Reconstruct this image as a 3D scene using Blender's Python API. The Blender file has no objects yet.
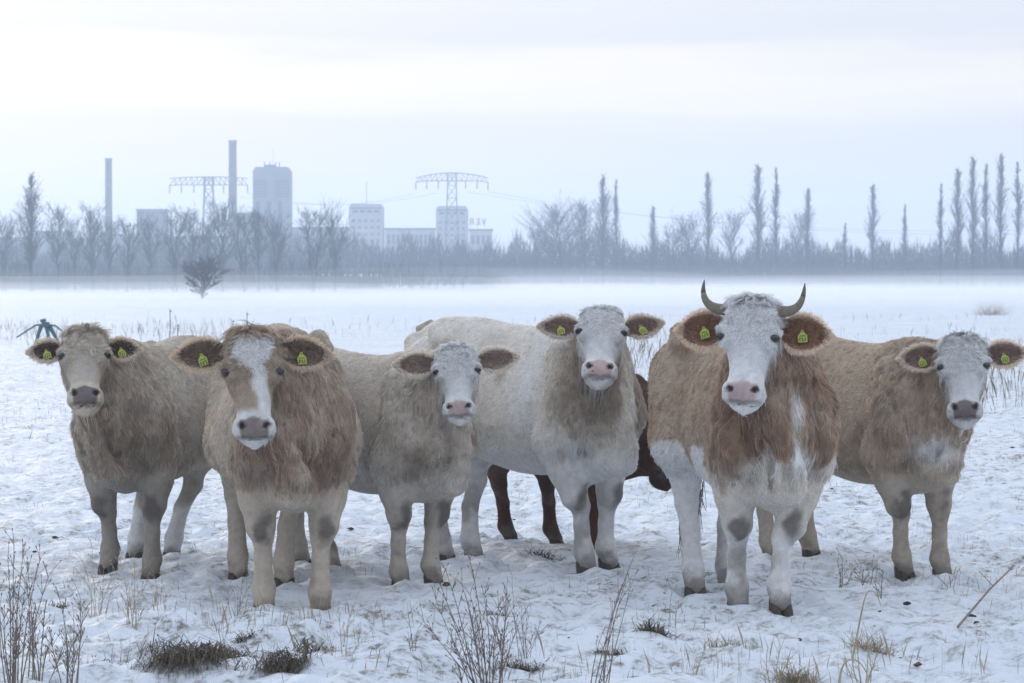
import bpy, math, random, time
import numpy as np
from mathutils import Vector, Matrix
T0 = time.time()
scene = bpy.context.scene
COL = scene.collection
R = math.radians

# ------------------------------------------------------------------ camera
CAM_H, FPX, HORIZON = 1.6, 2900.0, 276.0
PITCH = math.atan((341.5 - HORIZON) / FPX)
cd = bpy.data.cameras.new('camera')
cam = bpy.data.objects.new('camera', cd)
COL.objects.link(cam)
cam.location = (0, 0, CAM_H)
cam.rotation_euler = (math.pi / 2 - PITCH, 0, 0)
cd.sensor_width = 36.0
cd.lens = FPX / 1024 * 36.0
cd.clip_start, cd.clip_end = 0.1, 6000
cd.dof.use_dof = True
cd.dof.focus_distance = 14.6
cd.dof.aperture_fstop = 11.0
scene.camera = cam

# ------------------------------------------------------------------ sky and sun
SUN_EL, SUN_AZ = R(15), R(-18)          # azimuth measured from +Y (ahead of the camera) towards +X
w = bpy.data.worlds.new('World'); scene.world = w; w.use_nodes = True
nt = w.node_tree; N = nt.nodes; L = nt.links
bg = N['Background']; bg.inputs['Strength'].default_value = 1.0
sky = N.new('ShaderNodeTexSky'); sky.sky_type = 'NISHITA'; sky.sun_disc = False
sky.sun_elevation = SUN_EL; sky.sun_rotation = SUN_AZ
sky.air_density = 1.2; sky.dust_density = 2.0
skm = N.new('ShaderNodeVectorMath'); skm.operation = 'SCALE'; skm.inputs['Scale'].default_value = 0.10
L.new(sky.outputs[0], skm.inputs[0])
tc = N.new('ShaderNodeTexCoord')
sx = N.new('ShaderNodeSeparateXYZ'); L.new(tc.outputs['Generated'], sx.inputs[0])
mp = N.new('ShaderNodeMapping'); mp.inputs['Scale'].default_value = (3.0, 3.0, 30.0)
L.new(tc.outputs['Generated'], mp.inputs[0])
nz = N.new('ShaderNodeTexNoise'); nz.inputs['Scale'].default_value = 1.6
nz.inputs['Detail'].default_value = 5.0; nz.inputs['Roughness'].default_value = 0.5
L.new(mp.outputs[0], nz.inputs['Vector'])
m1 = N.new('ShaderNodeMath'); m1.operation = 'MULTIPLY_ADD'      # elevation warped by the cloud noise
m1.inputs[1].default_value = 0.040; L.new(nz.outputs['Fac'], m1.inputs[0]); L.new(sx.outputs['Z'], m1.inputs[2])
rp = N.new('ShaderNodeValToRGB'); L.new(m1.outputs[0], rp.inputs[0])
SKY = [(0.0, (.86, .82, .81)), (.052, (.845, .805, .80)), (.072, (.83, .80, .795)), (.078, (1.0, .93, .815)),
       (.088, (1.05, .965, .83)), (.096, (1.02, .935, .825)), (.105, (.78, .79, .83)), (.150, (.90, .91, .92)),
       (.30, (.98, 1.04, 1.14)), (1.0, (.97, 1.10, 1.34))]
cr = rp.color_ramp
while len(cr.elements) < len(SKY): cr.elements.new(0.5)
for e, (p, c) in zip(cr.elements, SKY):
    e.position = p; e.color = (*c, 1)
mx = N.new('ShaderNodeMix'); mx.data_type = 'RGBA'; mx.inputs['Factor'].default_value = 0.93
L.new(skm.outputs[0], mx.inputs['A']); L.new(rp.outputs[0], mx.inputs['B'])
# the overcast is brighter on the sunset side and falls off smoothly away from it
dt = N.new('ShaderNodeVectorMath'); dt.operation = 'DOT_PRODUCT'; dt.inputs[1].default_value = (math.sin(SUN_AZ), math.cos(SUN_AZ), 0)
L.new(tc.outputs['Generated'], dt.inputs[0])
fr = N.new('ShaderNodeMapRange'); fr.inputs['From Min'].default_value = -1; fr.inputs['From Max'].default_value = 1
fr.inputs['To Min'].default_value = .86; fr.inputs['To Max'].default_value = .90; L.new(dt.outputs['Value'], fr.inputs['Value'])
fs = N.new('ShaderNodeVectorMath'); fs.operation = 'SCALE'; L.new(mx.outputs['Result'], fs.inputs[0]); L.new(fr.outputs[0], fs.inputs['Scale'])
L.new(fs.outputs[0], bg.inputs['Color'])

sd = bpy.data.lights.new('sun', 'SUN'); sun = bpy.data.objects.new('sun', sd); COL.objects.link(sun)
sd.energy = 1.0; sd.angle = R(14); sd.color = (1.0, 0.93, 0.86)
sdir = Vector((math.sin(SUN_AZ) * math.cos(SUN_EL), math.cos(SUN_AZ) * math.cos(SUN_EL), math.sin(SUN_EL)))
sun.rotation_euler = sdir.to_track_quat('Z', 'Y').to_euler()
sun.location = (0, 40, 60)

vs = scene.view_settings
vs.view_transform = 'Standard'; vs.look = 'None'; vs.gamma = 1.0; vs.use_curve_mapping = False
vs.exposure = 0.15
cy = scene.cycles
cy.max_bounces = 6; cy.diffuse_bounces = 3; cy.glossy_bounces = 2; cy.transmission_bounces = 3
cy.volume_bounces = 3; cy.transparent_max_bounces = 8
cy.use_denoising = True; cy.caustics_reflective = False; cy.caustics_refractive = False
scene.render.film_transparent = False

# ------------------------------------------------------------------ helpers
def srgb(r, g, b):
    f = lambda c: (c / 255 / 12.92) if c / 255 <= .04045 else ((c / 255 + .055) / 1.055) ** 2.4
    return np.array([f(r), f(g), f(b)])

CP, SP = math.cos(PITCH), math.sin(PITCH)
def ray(px, py):
    a, b = (px - 512) / FPX, (341.5 - py) / FPX
    return np.array([a, CP + b * SP, -SP + b * CP])
def ground_at(px, py, z=0.0):
    d = ray(px, py); t = (z - CAM_H) / d[2]
    return np.array([0, 0, CAM_H]) + d * t
def at(px, py, Y):
    d = ray(px, py)
    return np.array([0, 0, CAM_H]) + d * (Y / d[1])

def props(o, label=None, cat=None, group=None, kind=None):
    if label: o['label'] = label
    if cat: o['category'] = cat
    if group: o['group'] = group
    if kind: o['kind'] = kind
    return o
def link(name, data, parent=None, mat=None):
    o = bpy.data.objects.new(name, data); COL.objects.link(o)
    if parent is not None: o.parent = parent
    if mat is not None and data is not None: data.materials.append(mat)
    return o
def empty(name, loc=(0, 0, 0), rz=0):
    o = bpy.data.objects.new(name, None); COL.objects.link(o)
    o.location = loc; o.rotation_euler = (0, 0, rz); o.empty_display_size = .2
    return o
def mesh_np(name, V, F, smooth=True):
    """V (n,3), F list or (m,k) array"""
    me = bpy.data.meshes.new(name)
    V = np.asarray(V, dtype=np.float32)
    if isinstance(F, np.ndarray):
        m, k = F.shape
        me.vertices.add(len(V)); me.vertices.foreach_set('co', V.ravel())
        me.loops.add(m * k); me.loops.foreach_set('vertex_index', F.astype(np.int32).ravel())
        me.polygons.add(m)
        me.polygons.foreach_set('loop_start', np.arange(0, m * k, k, dtype=np.int32))
        me.update(calc_edges=True); me.validate()
    else:
        me.from_pydata(V.tolist(), [], F)
    if smooth: me.polygons.foreach_set('use_smooth', np.ones(len(me.polygons), dtype=bool))
    me.update()
    return me
def set_col(me, C, name='col'):
    a = me.attributes.new(name, 'FLOAT_COLOR', 'POINT')
    a.data.foreach_set('color', np.c_[C, np.ones(len(C))].astype(np.float32).ravel())

class MB:
    """collects simple shapes of ONE part"""
    def __init__(s): s.V = []; s.F = []
    def add(s, V, F):
        o = len(s.V); s.V += [tuple(map(float, v)) for v in V]; s.F += [[i + o for i in f] for f in F]
    def box(s, lo, hi):
        (a, b, c), (d, e, f) = lo, hi
        s.add([(a, b, c), (d, b, c), (d, e, c), (a, e, c), (a, b, f), (d, b, f), (d, e, f), (a, e, f)],
              [(0, 3, 2, 1), (4, 5, 6, 7), (0, 1, 5, 4), (1, 2, 6, 5), (2, 3, 7, 6), (3, 0, 4, 7)])
    def tube(s, pts, rad, n=5, cap=True):
        pts = [np.array(p, float) for p in pts]
        rad = [rad] * len(pts) if np.isscalar(rad) else rad
        V = []; F = []
        for i, p in enumerate(pts):
            t = pts[min(i + 1, len(pts) - 1)] - pts[max(i - 1, 0)]
            t /= (np.linalg.norm(t) + 1e-9)
            if i == 0: a = np.cross(t, (0, 0, 1) if abs(t[2]) < .9 else (1, 0, 0))
            else: a = a - t * (a @ t)                              # carry the frame along so that the tube never twists
            a = a / (np.linalg.norm(a) + 1e-12)
            b = np.cross(t, a)
            for k in range(n):
                an = 2 * math.pi * k / n
                V.append(p + rad[i] * (math.cos(an) * a + math.sin(an) * b))
        for i in range(len(pts) - 1):
            for k in range(n):
                F.append((i * n + k, i * n + (k + 1) % n, (i + 1) * n + (k + 1) % n, (i + 1) * n + k))
        if cap:
            F.append(tuple(range(n - 1, -1, -1))); F.append(tuple(range((len(pts) - 1) * n, len(pts) * n)))
        s.add(V, F)
    def build(s, name, mat, parent=None, smooth=False):
        me = bpy.data.meshes.new(name); me.from_pydata(s.V, [], s.F)
        if smooth: me.polygons.foreach_set('use_smooth', np.ones(len(me.polygons), dtype=bool))
        me.update()
        return link(name, me, parent, mat)

# vectorised gradient-free value noise
def _h(ix, iy, iz, seed):
    n = (ix.astype(np.int64) * 374761393 + iy.astype(np.int64) * 668265263 + iz.astype(np.int64) * 2147483647 + seed * 974711)
    n = (n ^ (n >> 13)) * 1274126177
    n = n ^ (n >> 16)
    return (n & 0xffff) / 65535.0
def vnoise(P, seed=0):
    P = np.asarray(P, float); i = np.floor(P); f = P - i; f = f * f * f * (f * (f * 6 - 15) + 10)
    i = i.astype(np.int64); o = 0
    for a in (0, 1):
        for b in (0, 1):
            for c in (0, 1):
                wgt = (f[:, 0] if a else 1 - f[:, 0]) * (f[:, 1] if b else 1 - f[:, 1]) * (f[:, 2] if c else 1 - f[:, 2])
                o = o + wgt * _h(i[:, 0] + a, i[:, 1] + b, i[:, 2] + c, seed)
    return o
def fbm(P, seed=0, oct=4, gain=.5):
    P = np.asarray(P, float); a, s, t = 1.0, 0, 0
    for k in range(oct):
        s = s + a * (vnoise(P * 2 ** k + 17.3 * k, seed + k) - .5); t += a; a *= gain
    return s / t * 2
def n2(x, y, sc, seed=0, oct=4):
    return fbm(np.c_[x / sc, y / sc, np.full_like(x, seed * 3.7)], seed, oct)

# ------------------------------------------------------------------ materials
MATS = {}
def mat(name, color, rough=.7, attr=None, var=0.0, vscale=6.0, bump=0.0, bscale=40.0, spec=.3, metal=0.0, sheen=0.0):
    if name in MATS: return MATS[name]
    m = bpy.data.materials.new(name); m.use_nodes = True; t = m.node_tree
    b = t.nodes['Principled BSDF']
    b.inputs['Roughness'].default_value = rough; b.inputs['Specular IOR Level'].default_value = spec
    b.inputs['Metallic'].default_value = metal
    src = None
    if attr:
        a = t.nodes.new('ShaderNodeAttribute'); a.attribute_name = attr; src = a.outputs['Color']
    else:
        b.inputs['Base Color'].default_value = (*color, 1)
    tcn = t.nodes.new('ShaderNodeTexCoord')
    if var:
        n = t.nodes.new('ShaderNodeTexNoise'); n.inputs['Scale'].default_value = vscale; n.inputs['Detail'].default_value = 6
        t.links.new(tcn.outputs['Object'], n.inputs['Vector'])
        mr = t.nodes.new('ShaderNodeMapRange'); mr.inputs['From Min'].default_value = .3; mr.inputs['From Max'].default_value = .7
        mr.inputs['To Min'].default_value = 1 - var; mr.inputs['To Max'].default_value = 1 + var
        t.links.new(n.outputs['Fac'], mr.inputs['Value'])
        v = t.nodes.new('ShaderNodeVectorMath'); v.operation = 'SCALE'
        if src: t.links.new(src, v.inputs[0])
        else: v.inputs[0].default_value = tuple(color)
        t.links.new(mr.outputs[0], v.inputs['Scale']); src = v.outputs[0]
    if src: t.links.new(src, b.inputs['Base Color'])
    if bump:
        n = t.nodes.new('ShaderNodeTexNoise'); n.inputs['Scale'].default_value = bscale; n.inputs['Detail'].default_value = 5
        t.links.new(tcn.outputs['Object'], n.inputs['Vector'])
        bp = t.nodes.new('ShaderNodeBump'); bp.inputs['Strength'].default_value = bump; bp.inputs['Distance'].default_value = .01
        t.links.new(n.outputs['Fac'], bp.inputs['Height']); t.links.new(bp.outputs[0], b.inputs['Normal'])
    MATS[name] = m
    return m
def fur_mat():
    m = bpy.data.materials.new('cattle_hair'); m.use_nodes = True; t = m.node_tree
    for n in list(t.nodes): t.nodes.remove(n)
    out = t.nodes.new('ShaderNodeOutputMaterial')
    a = t.nodes.new('ShaderNodeAttribute'); a.attribute_name = 'col'
    d = t.nodes.new('ShaderNodeBsdfDiffuse'); tr = t.nodes.new('ShaderNodeBsdfTranslucent')
    g = t.nodes.new('ShaderNodeBsdfGlossy'); g.inputs['Roughness'].default_value = .45
    mxs = t.nodes.new('ShaderNodeMixShader'); mxs.inputs[0].default_value = .36
    mx2 = t.nodes.new('ShaderNodeMixShader'); mx2.inputs[0].default_value = .05
    for x in (d, tr): t.links.new(a.outputs['Color'], x.inputs['Color'])
    t.links.new(d.outputs[0], mxs.inputs[1]); t.links.new(tr.outputs[0], mxs.inputs[2])
    t.links.new(mxs.outputs[0], mx2.inputs[1]); t.links.new(g.outputs[0], mx2.inputs[2])
    t.links.new(mx2.outputs[0], out.inputs['Surface'])
    return m
M_HAIR = fur_mat()
M_HIDE = mat('cattle_hide', (1, 1, 1), .8, attr='col', var=.12, vscale=30, bump=.5, bscale=70, spec=.12)
M_EYE = mat('wet_eye', (.012, .008, .006), .06, spec=.7)
M_HOOF = mat('hoof_horn', srgb(72, 64, 56), .6, var=.35, vscale=25, bump=.4, bscale=60)
M_TAG = mat('tag_yellow', (.36, .40, .075), .45, var=.06, vscale=30)
M_PRINT = mat('tag_print', (.05, .05, .03), .6)
# ------------------------------------------------------------------ the snowy pasture
MOUNDS = []
def _mound(px, py, w_px, dpt, h):
    g = ground_at(px, py); s = g[1] / FPX
    MOUNDS.append((g[0], g[1], w_px * s * .5, dpt, h))
for m_ in [(95, 655, 150, .35, .06), (192, 660, 120, .17, .18), (224, 652, 90, .17, .09), (283, 656, 80, .14, .12), (322, 652, 90, .14, .10), (150, 640, 160, .3, .05), (330, 640, 160, .3, .04), (255, 640, 120, .25, .05), (300, 682, 260, .2, .05),
           (470, 655, 230, .35, .07), (410, 668, 180, .3, .07), (640, 655, 150, .35, .07), (560, 645, 120, .3, .045),
           (60, 672, 120, .2, .05), (750, 650, 200, .3, .03), (880, 668, 180, .25, .03), (180, 655, 60, .12, .05), (144, 672, 40, .07, .04), (250, 674, 40, .08, .04)]:
    _mound(*m_)
_pr = random.Random(12)
PRINTS = [((_pr.uniform(-60, 1080) - 512) / FPX * yy, yy, _pr.uniform(.05, .085), _pr.uniform(.02, .05)) for yy in [_pr.uniform(12.6, 18.5) for _ in range(150)]]
for fx_, fy_ in [(110, 571), (152, 575), (136, 556), (173, 556), (264, 608), (320, 609), (238, 577), (284, 583), (399, 583), (431, 582), (300, 566), (330, 571), (584, 570), (606, 567), (443, 561), (472, 559),
                 (737, 607), (779, 612), (694, 592), (727, 583), (902, 573), (940, 575), (770, 560), (809, 557), (592, 551), (606, 543), (508, 541), (553, 541)]:
    g_ = ground_at(fx_, fy_); PRINTS.append((g_[0], g_[1] - .03, .11, .035))
def ground_z(x, y):
    x = np.asarray(x, float); y = np.asarray(y, float)
    r = np.hypot(x, y)
    near = np.clip(1 - (r - 30) / 60, 0.12, 1)
    lump = np.abs(n2(x, y, .34, 3, 3))
    z = .035 * n2(x, y, 2.4, 1, 3) + near * (.040 * n2(x, y, .5, 2, 3) - .075 * lump + .040 * n2(x, y, .15, 5, 2) + .026)
    sel = (r > 10.5) & (r < 19)
    if sel.any():
        xs, ys = x[sel], y[sel]; dz = np.zeros_like(xs)
        for (px_, py_, ra_, de_) in PRINTS:
            q = ((xs - px_) ** 2 + (ys - py_) ** 2 * .55) / ra_ ** 2
            dz += de_ * (.35 * np.exp(-.5 * (q - 2.4) ** 2) - np.exp(-q))
        z = z.copy(); z[sel] += dz
    fg = np.clip((13.6 - r) / .6, 0, 1)
    if fg.any(): z = z + fg * (.07 * n2(x, y, .55, 15, 3) - .05 * np.abs(n2(x, y, .25, 16, 2)) + .02)
    far = np.clip((r - 60) / 200, 0, 1)
    z = z + far * .25 * n2(x, y, 45, 7, 3)
    wob = 1 + .5 * n2(x, y, .35, 9, 3)
    for (mx_, my_, rw, rd, h) in MOUNDS:
        q = ((x - mx_) / rw) ** 2 + ((y - my_) / rd) ** 2
        z = z + h * np.exp(-1.6 * q * wob)
    return z
def gz(x, y): return float(ground_z(np.array([x]), np.array([y]))[0])

def build_ground():
    fine = np.arange(-15, 15.01, .14)
    coarse = np.concatenate([np.arange(15.5, 40, 1.2), np.arange(42, 180, 6)])
    ang = np.radians(np.concatenate([-coarse[::-1], fine, coarse]))     # measured from +Y
    rows = [2.0, 5.0, 8.0, 9.5]
    r = 10.5
    while r < 22: rows.append(r); r *= 1.0026
    while r < 60: rows.append(r); r *= 1.006
    while r < 1500: rows.append(r); r *= 1.04
    rows = np.array(rows)
    A, Rr = np.meshgrid(ang, rows)
    X = (Rr * np.sin(A)).ravel(); Y = (Rr * np.cos(A)).ravel()
    Z = ground_z(X, Y)
    nA, nR = len(ang), len(rows)
    V = np.c_[X, Y, Z]; V = np.vstack([V, [[0, 0, gz(0, 0)]]])
    i = np.arange(nR - 1)[:, None] * nA; j = np.arange(nA)[None, :]; j2 = (j + 1) % nA
    F = np.stack([i + j, i + j2, i + nA + j2, i + nA + j], -1).reshape(-1, 4)[:, ::-1]
    me = mesh_np('snow_field', V, F.copy())
    import bmesh
    o = link('snow_field', me)
    m = bpy.data.materials.new('trodden_snow'); m.use_nodes = True; t = m.node_tree; b = t.nodes['Principled BSDF']
    b.inputs['Roughness'].default_value = .62; b.inputs['Specular IOR Level'].default_value = .25
    tcn = t.nodes.new('ShaderNodeTexCoord')
    def noise(sc, det, rough=.55, mapscale=None):
        n = t.nodes.new('ShaderNodeTexNoise'); n.inputs['Scale'].default_value = sc; n.inputs['Detail'].default_value = det
        n.inputs['Roughness'].default_value = rough
        src = tcn.outputs['Object']
        if mapscale:
            mpn = t.nodes.new('ShaderNodeMapping'); mpn.inputs['Scale'].default_value = mapscale
            t.links.new(src, mpn.inputs[0]); src = mpn.outputs[0]
        t.links.new(src, n.inputs['Vector']); return n
    def rng(src, a, b_, lo=0, hi=1):
        mr = t.nodes.new('ShaderNodeMapRange'); mr.inputs['From Min'].default_value = a; mr.inputs['From Max'].default_value = b_
        mr.inputs['To Min'].default_value = lo; mr.inputs['To Max'].default_value = hi
        t.links.new(src, mr.inputs['Value']); return mr.outputs[0]
    big = noise(.55, 4); small = noise(9, 5, .62); fleck = noise(34, 3, .6)
    # old grass and earth that the thin snow does not cover, in patches
    patch = rng(big.outputs['Fac'], .30, .58, .2, 1)
    mul = t.nodes.new('ShaderNodeMath'); mul.operation = 'MULTIPLY'
    t.links.new(rng(small.outputs['Fac'], .46, .61), mul.inputs[0]); t.links.new(patch, mul.inputs[1])
    mul2 = t.nodes.new('ShaderNodeMath'); mul2.operation = 'MULTIPLY'; 
    t.links.new(mul.outputs[0], mul2.inputs[0]); t.links.new(rng(fleck.outputs['Fac'], .42, .6, .2, 1.0), mul2.inputs[1])
    gcol = noise(5, 3)
    gm = t.nodes.new('ShaderNodeMix'); gm.data_type = 'RGBA'
    gm.inputs['A'].default_value = (.16, .135, .105, 1); gm.inputs['B'].default_value = (.27, .26, .22, 1)
    t.links.new(gcol.outputs['Fac'], gm.inputs['Factor'])
    sm = t.nodes.new('ShaderNodeMix'); sm.data_type = 'RGBA'
    sm.inputs['A'].default_value = (.78, .825, .885, 1)
    t.links.new(gm.outputs['Result'], sm.inputs['B']); t.links.new(mul2.outputs[0], sm.inputs['Factor'])
    t.links.new(sm.outputs['Result'], b.inputs['Base Color'])
    bn = noise(13, 7, .62)
    bp = t.nodes.new('ShaderNodeBump'); bp.inputs['Strength'].default_value = .9; bp.inputs['Distance'].default_value = .05
    t.links.new(bn.outputs['Fac'], bp.inputs['Height']); t.links.new(bp.outputs[0], b.inputs['Normal'])
    me.materials.append(m)
    props(o, 'snow-covered pasture with trodden lumpy snow', 'snow', kind='structure')
    return o
snow_field = build_ground()
# ------------------------------------------------------------------ cattle
def smin(a, b, k):
    h = np.maximum(k - np.abs(a - b), 0) / k
    return np.minimum(a, b) - h * h * k * .25
def smax(a, b, k): return -smin(-a, -b, k)
def rcone(P, a, b, r1, r2):
    x, y, z = P[:, 0] - P.dtype.type(a[0]), P[:, 1] - P.dtype.type(a[1]), P[:, 2] - P.dtype.type(a[2])
    f = P.dtype.type; u, v, w_ = f(b[0] - a[0]), f(b[1] - a[1]), f(b[2] - a[2])
    t = (x * u + y * v + z * w_) * f(1 / (u * u + v * v + w_ * w_ + 1e-9))
    np.clip(t, 0, 1, out=t)
    x -= t * u; y -= t * v; z -= t * w_
    x *= x; y *= y; z *= z; x += y; x += z
    np.sqrt(x, out=x)
    t *= f(r2 - r1); t += f(r1); x -= t
    return x
def chain(P, pts, rs, k=.03):
    """tapered tube through pts; only evaluated near it"""
    pts = np.asarray(pts); lo = (pts - np.asarray(rs)[:, None]).min(0) - .16; hi = (pts + np.asarray(rs)[:, None]).max(0) + .16
    m = ((P > lo) & (P < hi)).all(1)
    out = np.full(len(P), .16, P.dtype); Pm = P[m]
    if not len(Pm): return out
    d = None
    for i in range(len(pts) - 1):
        e = rcone(Pm, pts[i], pts[i + 1], rs[i], rs[i + 1])
        d = e if d is None else smin(d, e, k)
    out[m] = d
    return out
def dense(tab, n=160):
    """monotone-ish smooth resampling of a profile table (columns: x, values...)"""
    tab = np.array(tab, float); x = tab[:, 0]; xs = np.linspace(x[0], x[-1], n); out = [xs]
    for c in range(1, tab.shape[1]):
        y = tab[:, c]; dl = np.diff(y) / np.diff(x)
        m = np.zeros(len(x)); m[1:-1] = np.where(dl[1:] * dl[:-1] > 0, 2 * dl[1:] * dl[:-1] / (dl[1:] + dl[:-1] + 1e-12), 0)
        m[0], m[-1] = dl[0], dl[-1]
        k = np.clip(np.searchsorted(x, xs) - 1, 0, len(x) - 2); h = x[k + 1] - x[k]; t = (xs - x[k]) / h
        out.append((2*t**3-3*t**2+1)*y[k] + (t**3-2*t**2+t)*h*m[k] + (-2*t**3+3*t**2)*y[k+1] + (t**3-t**2)*h*m[k+1])
    return out
#            x     top    bottom  halfwidth
TORSO = dense([(-1.46, 1.12, .98, .05), (-1.43, 1.21, .86, .13), (-1.34, 1.275, .76, .20), (-1.18, 1.31, .68, .250),
               (-.95, 1.315, .59, .285), (-.65, 1.285, .51, .325), (-.38, 1.27, .475, .34), (-.12, 1.28, .49, .305),
               (.05, 1.29, .52, .245), (.16, 1.22, .55, .20), (.25, 1.10, .60, .15), (.31, .98, .68, .09), (.335, .90, .78, .03)])
#            u    front   back   halfwidth
HEAD = dense([(-.030, -.03, -.09, .05), (.0, .020, -.13, .102), (.05, .052, -.18, .134), (.12, .066, -.225, .147), (.20, .066, -.255, .145),
              (.27, .058, -.25, .124), (.34, .050, -.215, .103), (.41, .046, -.175, .092), (.46, .050, -.15, .096),
              (.51, .054, -.135, .105), (.545, .048, -.125, .101), (.575, .030, -.115, .094), (.598, -.008, -.09, .066)])
def loft(X, Yv, Zv, tab, e, jaw=0.0, pear=0.0):
    xs, top, bot, wd = tab
    xc = np.clip(X, xs[0], xs[-1])
    tp = np.interp(xc, xs, top); bt = np.interp(xc, xs, bot); hw = np.interp(xc, xs, wd)
    c = (tp + bt) / 2; h = (tp - bt) / 2
    if pear:
        fr = sst(-.30, .05, X)                                    # barrel wide below behind the elbow, keel-shaped between the forelegs
        q_ = (Zv - c) / h
        hw = hw * (1 - pear * np.clip(q_, -.3, 1) * np.where(q_ < 0, 1 - fr, 1)) * (1 - .55 * fr * np.clip(-q_, 0, 1) ** 1.3)
    if jaw: hw = hw * (1 - jaw * np.clip((tp - Zv) / (2 * h), 0, 1))
    q = ((np.abs(Yv) / hw) ** e + (np.abs(Zv - c) / h) ** e) ** (1 / e)
    d = (q - 1) * np.minimum(hw, h)
    dx = X - xc
    return np.where(dx != 0, np.sqrt(np.maximum(d, 0) ** 2 + dx ** 2) + np.minimum(d, 0), d)

def bez(a, b, c, n):
    t = np.linspace(0, 1, n)[:, None]
    return (1 - t) ** 2 * a + 2 * t * (1 - t) * b + t * t * c

class Cow: pass

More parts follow.
